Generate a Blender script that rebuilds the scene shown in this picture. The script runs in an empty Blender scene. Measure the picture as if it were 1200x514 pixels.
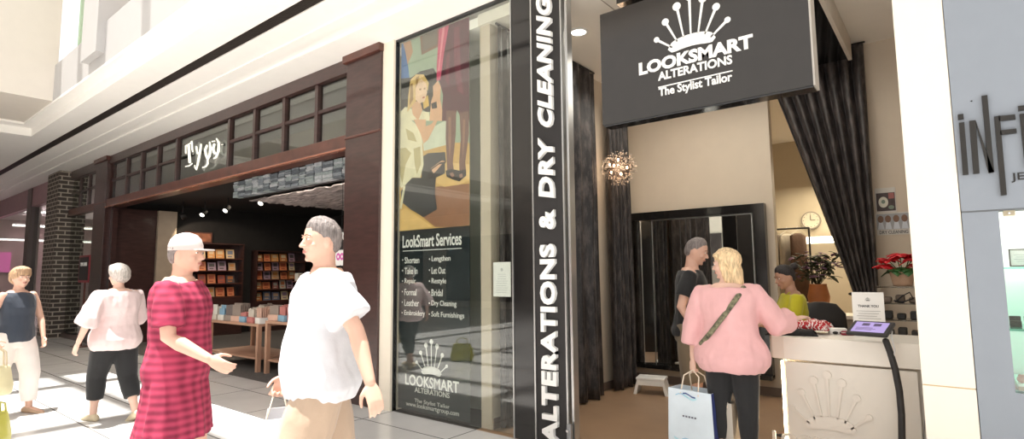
import bpy, bmesh, math, random
from mathutils import Vector, Matrix, noise
random.seed(7)
PI = math.pi
C = bpy.context.scene.collection
SC = bpy.context.scene

# ------------------------------------------------------------------ camera
F_PX, EYE = 649.34, 1.45
RM = ((0.78474176, -0.00937551, 0.61975195), (-0.06773481, -0.99519436, 0.07071197), (-0.61611068, 0.09746942, 0.78160562))
RIGHT = Vector((RM[0][0], RM[0][2], RM[0][1]))
UP = -Vector((RM[1][0], RM[1][2], RM[1][1]))
FWD = Vector((RM[2][0], RM[2][2], RM[2][1]))
cam_d = bpy.data.cameras.new('camera'); cam = bpy.data.objects.new('camera', cam_d); C.objects.link(cam)
cam_d.sensor_fit = 'HORIZONTAL'; cam_d.sensor_width = 36; cam_d.lens = F_PX / 1200 * 36
cam_d.clip_start = .05; cam_d.clip_end = 200
m4 = Matrix.Identity(4)
for i in range(3):
    m4[i][0] = RIGHT[i]; m4[i][1] = UP[i]; m4[i][2] = -FWD[i]
m4[2][3] = EYE
cam.matrix_world = m4
SC.camera = cam
SC.view_settings.view_transform = 'Standard'; SC.view_settings.look = 'None'
SC.view_settings.gamma = 1; SC.view_settings.use_curve_mapping = False
SC.view_settings.exposure = 0.5

def at(u, v, x=None, y=None, z=None):
    """point on a plane of the place (metres) seen at photo position u, v"""
    d = RIGHT * ((u - 600) / F_PX) - UP * ((v - 257) / F_PX) + FWD
    if z is not None: t = (z - EYE) / d.z
    elif y is not None: t = y / d.y
    else: t = x / d.x
    return Vector((d.x * t, d.y * t, d.z * t + EYE))

# ------------------------------------------------------------------ light
w = bpy.data.worlds.new('world'); SC.world = w; w.use_nodes = True
bg = w.node_tree.nodes['Background']; bg.inputs[0].default_value = (1.0, .985, .96, 1); bg.inputs[1].default_value = 1.0
sun_d = bpy.data.lights.new('sun', 'SUN'); sun_d.energy = 9.0; sun_d.angle = math.radians(1.0); sun_d.color = (1, .96, .9)
sun = bpy.data.objects.new('sun', sun_d); C.objects.link(sun)
SUN_DIR = Vector((.10, .16, -1)).normalized()
sun.rotation_euler = SUN_DIR.to_track_quat('-Z', 'Y').to_euler()
def area(name, loc, sx, sy, power, col=(1, .93, .82), target=(0, 0, -1)):
    d = bpy.data.lights.new(name, 'AREA'); d.shape = 'RECTANGLE'; d.size = sx; d.size_y = sy; d.energy = power; d.color = col
    o = bpy.data.objects.new(name, d); C.objects.link(o); o.location = loc
    o.rotation_euler = Vector(target).to_track_quat('-Z', 'Y').to_euler(); return o
area('tailor_ceiling_light', (-1.9, 5.6, 3.66), 2.0, 1.6, 27)
area('back_room_light', (-1.2, 9.3, 2.9), 1.6, 1.6, 50, (1, .85, .6))
area('stationery_light', (-12.3, 6.6, 3.0), 2.0, 2.0, 30, (1, .85, .65))
area('stationery_entry_light', (-7.9, 4.9, 2.8), 2.4, .5, 16, (1, .9, .8))
area('far_shop_light', (-24, 6.0, 3.7), 4, 3, 200, (1, .8, .85))
area('window_light', (-3.1, 4.7, 3.9), .5, .6, 9, (1, .95, .85))
area('jewellery_light', (1.2, 4.32, 1.86), 1.8, .3, 14, (1, .98, .95))

# ------------------------------------------------------------------ materials
MATS = {}
def mat(name, col, rough=.6, metal=0, var=.06, scale=6, bump=0, bscale=40, emit=0, spec=.5, coat=0, sheen=0, stretch=None, alpha=None, ecol=None):
    if name in MATS: return MATS[name]
    m = bpy.data.materials.new(name); m.use_nodes = True; nt = m.node_tree; N = nt.nodes; L = nt.links
    p = N['Principled BSDF']
    tc = N.new('ShaderNodeTexCoord'); src = tc.outputs['Object']
    if stretch:
        mp = N.new('ShaderNodeMapping'); mp.inputs['Scale'].default_value = stretch; L.new(src, mp.inputs[0]); src = mp.outputs[0]
    nz = N.new('ShaderNodeTexNoise'); nz.inputs['Scale'].default_value = scale; nz.inputs['Detail'].default_value = 5; L.new(src, nz.inputs['Vector'])
    cr = N.new('ShaderNodeValToRGB')
    cr.color_ramp.elements[0].position = .3; cr.color_ramp.elements[1].position = .7
    cr.color_ramp.elements[0].color = tuple(max(0, c * (1 - var)) for c in col) + (1,)
    cr.color_ramp.elements[1].color = tuple(min(1, c * (1 + var)) for c in col) + (1,)
    L.new(nz.outputs[0], cr.inputs[0]); L.new(cr.outputs[0], p.inputs['Base Color'])
    p.inputs['Roughness'].default_value = rough; p.inputs['Metallic'].default_value = metal
    p.inputs['Specular IOR Level'].default_value = spec; p.inputs['Coat Weight'].default_value = coat; p.inputs['Coat Roughness'].default_value = .08
    p.inputs['Sheen Weight'].default_value = sheen
    if bump:
        n2 = N.new('ShaderNodeTexNoise'); n2.inputs['Scale'].default_value = bscale; n2.inputs['Detail'].default_value = 4; L.new(src, n2.inputs['Vector'])
        b = N.new('ShaderNodeBump'); b.inputs['Strength'].default_value = bump; b.inputs['Distance'].default_value = .02
        L.new(n2.outputs[0], b.inputs['Height']); L.new(b.outputs[0], p.inputs['Normal'])
    if emit:
        p.inputs['Emission Color'].default_value = tuple(ecol or col) + (1,); p.inputs['Emission Strength'].default_value = emit
    if alpha is not None: p.inputs['Alpha'].default_value = alpha
    MATS[name] = m; return m
def glass(name, tint=(1, 1, 1), ior=1.5, extra=0.0):
    if name in MATS: return MATS[name]
    m = bpy.data.materials.new(name); m.use_nodes = True; nt = m.node_tree; N = nt.nodes; L = nt.links
    N.remove(N['Principled BSDF'])
    tr = N.new('ShaderNodeBsdfTransparent'); tr.inputs[0].default_value = tint + (1,)
    gl = N.new('ShaderNodeBsdfGlossy'); gl.inputs['Roughness'].default_value = .01
    fr = N.new('ShaderNodeLayerWeight'); fr.inputs[0].default_value = .5
    pw = N.new('ShaderNodeMath'); pw.operation = 'POWER'; pw.inputs[1].default_value = 3.0; L.new(fr.outputs['Facing'], pw.inputs[0])
    mx = N.new('ShaderNodeMixShader'); ad = N.new('ShaderNodeMath'); ad.operation = 'MULTIPLY_ADD'; ad.use_clamp = True; ad.inputs[1].default_value = .9; ad.inputs[2].default_value = extra
    L.new(pw.outputs[0], ad.inputs[0]); L.new(ad.outputs[0], mx.inputs[0]); L.new(tr.outputs[0], mx.inputs[1]); L.new(gl.outputs[0], mx.inputs[2])
    L.new(mx.outputs[0], N['Material Output'].inputs[0]); MATS[name] = m; return m
def tiled(name, c1, c2, mortar, wx, wy, msize, rough=.3, off=0.0, rot=(0, 0, 0), bump=.3, uscale=1.0, coat=0):
    m = bpy.data.materials.new(name); m.use_nodes = True; nt = m.node_tree; N = nt.nodes; L = nt.links
    p = N['Principled BSDF']; tc = N.new('ShaderNodeTexCoord'); mp = N.new('ShaderNodeMapping'); mp.inputs['Rotation'].default_value = rot
    br = N.new('ShaderNodeTexBrick'); L.new(tc.outputs['Object'], mp.inputs[0]); L.new(mp.outputs[0], br.inputs['Vector'])
    br.inputs['Scale'].default_value = 1; br.inputs['Brick Width'].default_value = wx; br.inputs['Row Height'].default_value = wy
    br.inputs['Mortar Size'].default_value = msize; br.offset = off
    br.inputs['Color1'].default_value = c1 + (1,); br.inputs['Color2'].default_value = c2 + (1,); br.inputs['Mortar'].default_value = mortar + (1,)
    nz = N.new('ShaderNodeTexNoise'); nz.inputs['Scale'].default_value = 3; nz.inputs['Detail'].default_value = 6; L.new(tc.outputs['Object'], nz.inputs['Vector'])
    mx = N.new('ShaderNodeMixRGB'); mx.blend_type = 'MULTIPLY'; mx.inputs[0].default_value = .18
    L.new(br.outputs[0], mx.inputs[1]); L.new(nz.outputs[0], mx.inputs[2]); L.new(mx.outputs[0], p.inputs['Base Color'])
    b = N.new('ShaderNodeBump'); b.inputs['Strength'].default_value = bump; b.inputs['Distance'].default_value = .01; b.invert = True
    L.new(br.outputs['Fac'], b.inputs['Height']); L.new(b.outputs[0], p.inputs['Normal'])
    p.inputs['Roughness'].default_value = rough; p.inputs['Coat Weight'].default_value = coat
    return m
def velvet():
    m = bpy.data.materials.new('crushed_velvet'); m.use_nodes = True; nt = m.node_tree; N = nt.nodes; L = nt.links; p = N['Principled BSDF']
    tc = N.new('ShaderNodeTexCoord'); mp = N.new('ShaderNodeMapping'); mp.inputs['Scale'].default_value = (1, 1, .28); L.new(tc.outputs['Object'], mp.inputs[0])
    nz = N.new('ShaderNodeTexNoise'); nz.inputs['Scale'].default_value = 16; nz.inputs['Detail'].default_value = 6; nz.inputs['Roughness'].default_value = .7; L.new(mp.outputs[0], nz.inputs['Vector'])
    cr = N.new('ShaderNodeValToRGB'); cr.color_ramp.elements[0].position = .45; cr.color_ramp.elements[1].position = .72
    cr.color_ramp.elements[0].color = (.013, .0105, .0105, 1); cr.color_ramp.elements[1].color = (.105, .086, .08, 1)
    L.new(nz.outputs[0], cr.inputs[0]); L.new(cr.outputs[0], p.inputs['Base Color'])
    b = N.new('ShaderNodeBump'); b.inputs['Strength'].default_value = .5; b.inputs['Distance'].default_value = .02; L.new(nz.outputs[0], b.inputs['Height']); L.new(b.outputs[0], p.inputs['Normal'])
    p.inputs['Roughness'].default_value = .42; p.inputs['Sheen Weight'].default_value = .2; p.inputs['Sheen Roughness'].default_value = .3
    p.inputs['Sheen Tint'].default_value = (.7, .6, .58, 1)
    return m
VELVET = velvet()
def brick_mat():
    m = tiled('dark_brick', (.055, .042, .036), (.09, .068, .055), (.46, .40, .33), .27, .105, .014, rough=.7, off=.5, bump=.8); nt = m.node_tree; N = nt.nodes; L = nt.links
    br = [n for n in N if n.bl_idname == 'ShaderNodeTexBrick'][0]; tc = [n for n in N if n.bl_idname == 'ShaderNodeTexCoord'][0]
    sp_ = N.new('ShaderNodeSeparateXYZ'); ad = N.new('ShaderNodeMath'); cb_ = N.new('ShaderNodeCombineXYZ'); L.new(tc.outputs['Object'], sp_.inputs[0]); L.new(sp_.outputs[0], ad.inputs[0]); L.new(sp_.outputs[1], ad.inputs[1])
    L.new(ad.outputs[0], cb_.inputs[0]); L.new(sp_.outputs[2], cb_.inputs[1]); L.new(cb_.outputs[0], br.inputs['Vector']); return m
MALLFLOOR = tiled('mall_floor_tiles', (.76, .745, .73), (.71, .70, .69), (.20, .195, .19), 1.2, .6, .008, rough=.22, bump=.15)
BRICK = brick_mat()
cream = mat('cream_paint', (.74, .68, .60), .6, var=.015)
cream_col = mat('cream_column_panel', (.86, .79, .68), .4, var=.01)
white_ceil = mat('white_ceiling', (.95, .92, .87), .7, var=.012)
store_wall = mat('warm_wall', (.60, .515, .41), .6, var=.02)
dkwood = mat('dark_stained_timber', (.052, .023, .020), .30, var=.25, scale=5, stretch=(1, 1, 5), coat=.35)
dkwood2 = mat('red_brown_timber', (.105, .035, .024), .32, var=.25, scale=5, coat=.3)
black = mat('black_gloss', (.012, .011, .011), .12, var=.05, coat=.4)
sign_black = mat('sign_charcoal', (.030, .026, .023), .16, var=.05)
blackm = mat('black_matte', (.018, .016, .016), .6, var=.1)
white = mat('white_paint', (.88, .87, .84), .4, var=.01)
letter_white = mat('letter_white', (.9, .89, .86), .4, var=.01)
steel = mat('brushed_steel', (.55, .55, .54), .3, metal=.9, var=.04)
chrome = mat('chrome', (.75, .75, .75), .08, metal=1, var=.01)
greywall = mat('blue_grey_panel', (.255, .283, .325), .32, var=.02)
glass_clear = glass('clear_glass', (.95, .97, .95), 1.5, .065)
glass_trans = glass('transom_glass', (.62, .66, .60), 1.6, .10)
glass_shelf = glass('green_shelf_glass', (.55, .85, .78), 1.5, .05)
mirror_m = mat('mirror_silver', (.82, .82, .80), .015, metal=1, var=0)
skin_w = mat('skin_light', (.66, .40, .30), .5, var=.06)
skin_p = mat('skin_pale', (.72, .47, .37), .5, var=.06)
skin_t = mat('skin_tan', (.42, .23, .15), .5, var=.08)
eye_white = mat('eye_white', (.85, .83, .80), .2, var=.01); eye_dark = mat('eye_dark', (.03, .02, .015), .1, var=.1)
lip_m = mat('lip', (.50, .20, .17), .4, var=.05)
lamp_glow = mat('lamp_glow', (1, .95, .85), .5, emit=9, ecol=(1, .93, .8), var=0)

# ------------------------------------------------------------------ mesh helpers
def V(*a): return Vector(a)
def box(bm, x0, y0, z0, x1, y1, z1, mi=0):
    x0, x1 = min(x0, x1), max(x0, x1); y0, y1 = min(y0, y1), max(y0, y1); z0, z1 = min(z0, z1), max(z0, z1)
    v = [bm.verts.new(p) for p in ((x0, y0, z0), (x1, y0, z0), (x1, y1, z0), (x0, y1, z0), (x0, y0, z1), (x1, y0, z1), (x1, y1, z1), (x0, y1, z1))]
    for f in ((3, 2, 1, 0), (4, 5, 6, 7), (0, 1, 5, 4), (1, 2, 6, 5), (2, 3, 7, 6), (3, 0, 4, 7)):
        fc = bm.faces.new([v[i] for i in f]); fc.material_index = mi
def loft(bm, rings, closed_caps=True, mi=0):
    """rings: lists of points"""
    vs = [[bm.verts.new(p) for p in r] for r in rings]; n = len(vs[0])
    for a, b in zip(vs, vs[1:]):
        for i in range(n):
            f = bm.faces.new((a[i], a[(i + 1) % n], b[(i + 1) % n], b[i])); f.material_index = mi
    if closed_caps:
        f = bm.faces.new(list(reversed(vs[0]))); f.material_index = mi
        f = bm.faces.new(vs[-1]); f.material_index = mi
def ring(c, u, v, n=14):
    return [c + u * math.cos(2 * PI * i / n) + v * math.sin(2 * PI * i / n) for i in range(n)]
def frame(t, hint=None):
    t = t.normalized(); h = hint or (V(0, 0, 1) if abs(t.z) < .9 else V(0, 1, 0))
    u = h.cross(t)
    if u.length < 1e-4: u = V(1, 0, 0).cross(t)
    u.normalize(); return u, t.cross(u).normalized()
def tube(bm, pts, radii, n=10, rounded=True, mi=0, flat=1.0, hint=None):
    pts = [Vector(p) for p in pts]
    if not hasattr(radii, '__len__'): radii = [radii] * len(pts)
    rings = []; up_ = None
    for i, p in enumerate(pts):
        t = (pts[min(i + 1, len(pts) - 1)] - pts[max(i - 1, 0)]).normalized(); r = radii[i]
        if up_ is None: u, v = frame(t, hint)
        else:
            u = up_ - t * up_.dot(t)
            if u.length < 1e-3: u, v = frame(t, hint)
            else: u.normalize(); v = t.cross(u).normalized()
        up_ = u
        if rounded and i == 0:
            for k in (1, .75, .35): rings.append(ring(p - t.normalized() * r * k * .9, u * r * math.sqrt(max(.02, 1 - k * k)), v * r * flat * math.sqrt(max(.02, 1 - k * k)), n))
        rings.append(ring(p, u * r, v * r * flat, n))
        if rounded and i == len(pts) - 1:
            for k in (.35, .75, 1): rings.append(ring(p + t.normalized() * r * k * .9, u * r * math.sqrt(max(.02, 1 - k * k)), v * r * flat * math.sqrt(max(.02, 1 - k * k)), n))
    loft(bm, rings, mi=mi)
def ellipsoid(bm, c, rx, ry, rz, rot=None, n=14, m=9, mi=0):
    c = Vector(c); rot = rot or Matrix.Identity(3); rings = []
    for j in range(1, m):
        a = PI * j / m - PI / 2
        rings.append([c + rot @ V(rx * math.cos(a) * math.cos(2 * PI * i / n), ry * math.cos(a) * math.sin(2 * PI * i / n), rz * math.sin(a)) for i in range(n)])
    loft(bm, rings, mi=mi)
def lathe(bm, prof, c=(0, 0, 0), n=20, mi=0):
    c = Vector(c); loft(bm, [ring(c + V(0, 0, z), V(max(r, .0005), 0, 0), V(0, max(r, .0005), 0), n) for r, z in prof], mi=mi)
def prism(bm, pts, y0, y1, mi=0):
    """2D outline in XZ given thickness along Y"""
    a = [bm.verts.new((p[0], y0, p[1])) for p in pts]; b = [bm.verts.new((p[0], y1, p[1])) for p in pts]; n = len(pts)
    for fs in (a, list(reversed(b))):
        f = bm.faces.new(fs); f.material_index = mi
    for i in range(n):
        f = bm.faces.new((a[i], b[i], b[(i + 1) % n], a[(i + 1) % n])); f.material_index = mi
def xform(bm, M, start=0):
    for v in list(bm.verts)[start:]: v.co = M @ v.co
def obj(name, bm, mats, parent=None, smooth=False, loc=None):
    me = bpy.data.meshes.new(name)
    bmesh.ops.recalc_face_normals(bm, faces=bm.faces)
    bm.to_mesh(me); bm.free()
    for m in (mats if isinstance(mats, (list, tuple)) else [mats]): me.materials.append(m)
    if smooth:
        for p in me.polygons: p.use_smooth = True
    o = bpy.data.objects.new(name, me); C.objects.link(o)
    if parent: o.parent = parent
    if loc: o.location = loc
    return o
def bevel(o, w=.006, seg=2):
    m = o.modifiers.new('bevel', 'BEVEL'); m.width = w; m.segments = seg; m.limit_method = 'ANGLE'; return o
def bake(bm, voxel, smooth=3, disp=None):
    """union of overlapping closed shapes -> one continuous bmesh"""
    me = bpy.data.meshes.new('tmp'); bmesh.ops.recalc_face_normals(bm, faces=bm.faces); bm.to_mesh(me); bm.free()
    o = bpy.data.objects.new('tmp', me); C.objects.link(o)
    r = o.modifiers.new('r', 'REMESH'); r.mode = 'VOXEL'; r.voxel_size = voxel
    if smooth: s = o.modifiers.new('s', 'SMOOTH'); s.factor = .5; s.iterations = smooth
    dg = bpy.context.evaluated_depsgraph_get(); dg.update()
    me2 = bpy.data.meshes.new_from_object(o.evaluated_get(dg)); out = bmesh.new(); out.from_mesh(me2)
    bpy.data.objects.remove(o); bpy.data.meshes.remove(me); bpy.data.meshes.remove(me2)
    if disp:
        out.normal_update()
        for v in out.verts: v.co += v.normal * disp(v.co)
    return out
def tag(o, label, cat, group=None):
    o['label'] = label; o['category'] = cat
    if group: o['group'] = group
    return o
def thing(name, label, cat, loc=(0, 0, 0), rz=0, group=None):
    o = bpy.data.objects.new(name, None); C.objects.link(o); o.location = loc; o.rotation_euler = (0, 0, rz); o.empty_display_size = .1
    return tag(o, label, cat, group)
def struct(name, bm, m, parent=None, smooth=False):
    o = obj(name, bm, m, parent, smooth)
    if not parent: o['kind'] = 'structure'
    return o
def sbox(name, x0, y0, z0, x1, y1, z1, m, parent=None):
    bm = bmesh.new(); box(bm, x0, y0, z0, x1, y1, z1); return struct(name, bm, m, parent)
def pbox(name, x0, y0, z0, x1, y1, z1, m, parent, bv=0):
    bm = bmesh.new(); box(bm, x0, y0, z0, x1, y1, z1); o = obj(name, bm, m, parent)
    if bv: bevel(o, bv)
    return o
def local(parent):  # world -> parent local for parts given in world coordinates
    return parent.matrix_world.inverted()
def wpart(name, bm, m, parent, smooth=False):
    """part whose mesh was laid out in world metres, parented to an unrotated Empty"""
    xform(bm, Matrix.Translation(-parent.location)); return obj(name, bm, m, parent, smooth)
def text_bm(body, x0, x1, z0, z1, y, depth=.004, offset=0, shear=0, out=None, spacing=1.0):
    cu = bpy.data.curves.new('t', 'FONT'); cu.body = body; cu.extrude = .5; cu.offset = offset; cu.shear = shear; cu.resolution_u = 3; cu.space_character = spacing
    o = bpy.data.objects.new('t', cu); C.objects.link(o); dg = bpy.context.evaluated_depsgraph_get(); dg.update()
    me = bpy.data.meshes.new_from_object(o.evaluated_get(dg)); bpy.data.objects.remove(o)
    xs = [v.co.x for v in me.vertices]; ys = [v.co.y for v in me.vertices]
    ax, bx, ay, by = min(xs), max(xs), min(ys), max(ys)
    bm = out or bmesh.new(); n0 = len(bm.verts); bm.from_mesh(me); bm.verts.ensure_lookup_table()
    for v in list(bm.verts)[n0:]:
        v.co = V(x0 + (v.co.x - ax) / (bx - ax) * (x1 - x0), y - (v.co.z + .5) * depth, z0 + (v.co.y - ay) / (by - ay) * (z1 - z0))
    return bm
def crown(bm, x0, x1, z0, z1, y, d):
    """pin-cushion crown: seven round-headed pins over a curved bean"""
    sx = (x1 - x0) / 2.0; sz = (z1 - z0)
    heads = [(-1.0, .34), (-.72, .62), (-.37, .84), (0, .95), (.37, .84), (.72, .62), (1.0, .34)]
    bases = [(-.5, .12), (-.36, .20), (-.19, .25), (0, .27), (.19, .25), (.36, .20), (.5, .12)]
    cx = (x0 + x1) / 2
    for i, ((hx, hz), (bx_, bz)) in enumerate(zip(heads, bases)):
        r = (.075 if i in (0, 6) else .095) * sx * (1.15 if i in (2, 3, 4) else 1)
        h = V(cx + hx * sx * .93, 0, z0 + hz * sz); b = V(cx + bx_ * sx, 0, z0 + bz * sz); t = (h - b).normalized(); n_ = V(-t.z, 0, t.x)
        prism(bm, [(p.x, p.z) for p in (b - n_ * .018 * sx, b + n_ * .018 * sx, h + n_ * .035 * sx, h - n_ * .035 * sx)], y - d, y)
        prism(bm, [(h.x + r * math.cos(a * PI / 10), h.z + r * math.sin(a * PI / 10)) for a in range(20)], y - d * 1.05, y)
    top = []; bot = []
    for k in range(15):
        u = -1 + 2 * k / 14; e = math.sqrt(max(0, 1 - abs(u) ** 6)); zc = z0 + sz * (.10 + .07 * (1 - u * u)); hw = sz * .105 * max(e, .05)
        top.append((cx + u * sx * .62, zc + hw)); bot.append((cx + u * sx * .62, zc - hw))
    prism(bm, top + bot[::-1], y - d, y)

# ================================================================== SETTING
D = 3.99
sbox('floor_mall', -34, -10, -.1, 4, D, 0, MALLFLOOR)
sbox('floor_tailor', -3.6, D, -.1, 1.5, 10.6, .0, mat('tan_vinyl', (.36, .235, .145), .38, var=.08, scale=2))
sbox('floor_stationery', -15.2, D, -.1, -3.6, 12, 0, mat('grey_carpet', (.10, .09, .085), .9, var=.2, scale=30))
sbox('floor_far', -34, D, -.1, -15.2, 12, 0, mat('far_floor', (.30, .26, .25), .4))
# mall soffit above the shopfronts with the long linear grille
bm = bmesh.new()
box(bm, -34, 2.98, 4.15, 4, 4.6, 4.4); box(bm, -34, 2.47, 4.15, 4, 2.83, 4.4); box(bm, -34, 2.83, 4.24, 4, 2.98, 4.4)
box(bm, -34, -10, 4.15, -13.64, 2.47, 4.4)
box(bm, -34, 3.28, 4.135, 4, 3.42, 4.15); box(bm, -34, 3.55, 4.12, 4, 3.99, 4.15)
struct('ceiling_mall', bm, white_ceil)
bm = bmesh.new()
box(bm, -13.64, 2.30, 4.30, 4, 2.47, 4.34); box(bm, -13.64, -10, 4.30, -13.35, 2.30, 4.34)
struct('trim_1', bm, white_ceil)
# fascia of the floor above, with openings behind a pier
bm = bmesh.new()
box(bm, -11.4, 2.3, 4.34, 4, 2.6, 4.95)
box(bm, -9.54, 2.2, 4.50, -8.86, 2.3, 9); box(bm, -9.54, 2.3, 4.95, -8.86, 2.6, 9); box(bm, -7.6, 2.3, 4.95, -7.0, 2.6, 9)
struct('wall_upper_front', bm, mat('upper_fascia', (.50, .485, .475), .6, var=.01))
sbox('ceiling_sun_block', -13.4, 2.6, 7.4, 4, 3.8, 7.5, white_ceil)  # unseen roof, added to keep the sun off the upper back wall
sbox('wall_upper_back', -13, 3.6, 4.4, 4, 3.8, 9, mat('upper_cream', (.50, .42, .34), .6, var=.02))
gb = thing('glass_balustrade', 'pale green glass balustrade panel in the upper floor opening at top left', 'balustrade', (-10.3, 2.45, 4.95)); pbox('glass_panel', -.55, 0, .03, .62, .02, 1.4, glass('balustrade_glass', (.62, .80, .62)), gb)
for x in (-.4, .45): pbox('clamp', x, -.02, 0, x + .06, .04, .09, steel, gb)
bm = bmesh.new(); box(bm, -13.6, -10, 4.34, -11.4, 2.34, 9); struct('wall_bridge', bm, cream)
# opposite side of the mall (seen in reflections only)
bm = bmesh.new(); box(bm, -34, -10.3, 0, 4, -10, 5)
struct('wall_opposite', bm, cream)
for k, x in enumerate((-30, -24, -18, -12, -6)):
    sbox('window_%d' % (k + 10), x, -10.0, .3, x + 4.4, -9.95, 3.1, mat('shop_dark_glass', (.07, .06, .06), .08, var=.3, scale=2))

def copy_tree(o, parent=None):
    c = o.copy(); C.objects.link(c)
    if parent: c.parent = parent
    for ch in list(o.children): copy_tree(ch, c)
    return c

# linear air grille let into the soffit
g = thing('air_grille', 'long black linear air grille running along the white mall ceiling', 'grille', (-15, 2.9, 4.17))
bm = bmesh.new(); box(bm, -19, -.075, .05, 19, .075, .07); obj('backing', bm, blackm, g)
bm = bmesh.new()
for k in range(7): box(bm, -19, -.068 + k * .022, -.015, 19, -.060 + k * .022, .045)
for k in range(40): box(bm, -19 + k * .97, -.07, 0, -19 + k * .97 + .01, .07, .03)
obj('slats', bm, mat('grille_dark', (.045, .035, .03), .5), g)

# skylight frame high above the void: its bars shade the floor
for k in range(3):
    bm = bmesh.new(); box(bm, -24, -1.7 + k * 1.25, 9.2, 4, -1.54 + k * 1.25, 9.5)
    struct('trim_%d' % (k + 2), bm, mat('skylight_bar', (.8, .8, .8), .5))
for k in range(5):
    bm = bmesh.new(); box(bm, -13.2 + k * 2.6, -9, 9.5, -12.95 + k * 2.6, 2.3, 9.75)
    struct('trim_%d' % (k + 6), bm, MATS['skylight_bar'])

# ------------------------------------------------------------------ tailor shop shell
XL, YB, ZC = -3.47, 7.1, 3.95
sbox('wall_tailor_left', XL - .13, D + .08, 0, XL, YB + .1, ZC, store_wall)
bm = bmesh.new(); box(bm, XL, YB, 0, -1.62, YB + .12, ZC); box(bm, -1.62, YB, 3.6, -.70, YB + .12, ZC); box(bm, -.74, YB, 0, 1.5, YB + .12, ZC)
struct('wall_tailor_back', bm, store_wall)
sbox('wall_tailor_right', .42, D + 1.2, 0, .52, YB, ZC, store_wall)
bm = bmesh.new(); box(bm, XL - .13, D + .05, ZC, -.0, YB + .12, ZC + .12); box(bm, 0, 5.2, ZC, 1.5, YB + .12, ZC + .12); struct('ceiling_tailor', bm, mat('store_ceiling', (.80, .75, .67), .6, var=.01))
bm = bmesh.new(); box(bm, XL, D + .1, 0, XL + .014, YB, .10); struct('baseboard_left', bm, mat('baseboard_brown', (.17, .125, .10), .4))
bm = bmesh.new(); box(bm, XL + .014, YB - .014, 0, -1.62, YB, .10); struct('baseboard_back', bm, MATS['baseboard_brown'])
# ceiling joint line, a strip darker than the ceiling
bm = bmesh.new(); box(bm, -2.365, D + .1, ZC - .004, -2.355, YB, ZC); struct('trim_12', bm, mat('ceiling_joint_dark', (.35, .31, .26), .7))
# back room
bm = bmesh.new(); box(bm, -3.4, 10.5, 0, 1.5, 10.6, 3.7); box(bm, -3.4, YB + .12, 0, -3.3, 10.5, 3.7); box(bm, 1.4, YB + .12, 0, 1.5, 10.5, 3.7); struct('wall_back_room', bm, mat('back_room_wall', (.55, .48, .37), .6, var=.02))
sbox('ceiling_back_room', -3.4, YB + .12, 3.7, 1.5, 10.6, 3.8, MATS['store_ceiling'])
# bulkhead board and glossy black soffit behind the hanging sign
sbox('trim_13', -.725, D + .15, 3.72, -.69, 6.85, ZC, mat('bulkhead_edge', (.62, .56, .48), .5))
sbox('trim_14', -2.1, D + .15, 3.74, -.725, 6.85, 3.78, mat('soffit_black_gloss', (.01, .01, .01), .08))

# column at the right of the shop
c = thing('column', 'tall cream panelled column between the tailor counter and the grey jewellery front', 'column', (-.05, D, 0))
pbox('lower_panel', -.125, 0, 0, .112, .5, .797, cream_col, c, .003); pbox('upper_panel', -.125, 0, .803, .112, .5, 4.14, cream_col, c, .003)
pbox('joint_strip', -.122, .004, .797, .109, .48, .803, mat('joint_tan', (.6, .42, .22), .5), c)

# letter pylon
cxl, cxr = at(625.5, 257, y=D).x, at(661, 257, y=D).x
gx0 = at(601, 257, y=D).x
py = thing('sign_pylon', 'tall black shopfront pylon lettered upwards in white beside the tailor entrance', 'sign', (cxl, D, 0))
def pyl(name, x0, y0, z0, x1, y1, z1, m):
    bm = bmesh.new(); box(bm, x0, y0, z0, x1, y1, z1); return wpart(name, bm, m, py)
pyl('gloss_side_panel', gx0, D + .004, 0, cxl, D + .10, 4.13, black)
pyl('letter_panel', cxl + .008, D - .004, 0, cxr, D + .10, 4.13, blackm)
pyl('edge_strip', cxl - .006, D - .012, 0, cxl + .008, D + .1, 4.13, steel); pyl('edge_strip', cxr, D - .012, 0, cxr + .012, D + .1, 4.13, steel)
pyl('edge_strip', cxr + .03, D + .02, 0, cxr + .052, D + .10, 4.13, steel)
pyl('edge_strip', gx0 - .012, D - .004, 0, gx0, D + .1, 4.13, steel)
def vtext(body, z0, z1, shear):
    bm = text_bm(body, 0, z1 - z0, 0, .158, 0, .035, offset=.045, shear=shear, spacing=1.08)
    xc = (cxl + cxr) / 2 + .004
    for v in bm.verts: x, y, z = v.co; v.co = V(xc + .079 - z, D - .006 + y, z0 + x)
    return bm
for body, z0, z1, sh in (('ALTERATIONS', .03, 1.705, .0), ('&', 1.83, 2.0, 0), ('DRY', 2.10, 2.655, .15), ('CLEANING', 2.735, 3.96, .38)):
    wpart('lettering', vtext(body, z0, z1, sh), letter_white, py)
b = thing('door_lock', 'small clear and metal patch fitting at the foot of the letter pylon edge', 'fitting', (cxr + .03, D - .03, .06))
bm = bmesh.new(); box(bm, -.018, -.012, 0, .022, .02, .16); bevel(obj('plate', bm, mat('patch_grey', (.33, .34, .35), .25, metal=.6), b), .004)
bm = bmesh.new(); tube(bm, [(0, -.014, .11), (0, -.03, .11)], .012); obj('cylinder', bm, chrome, b)

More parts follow.
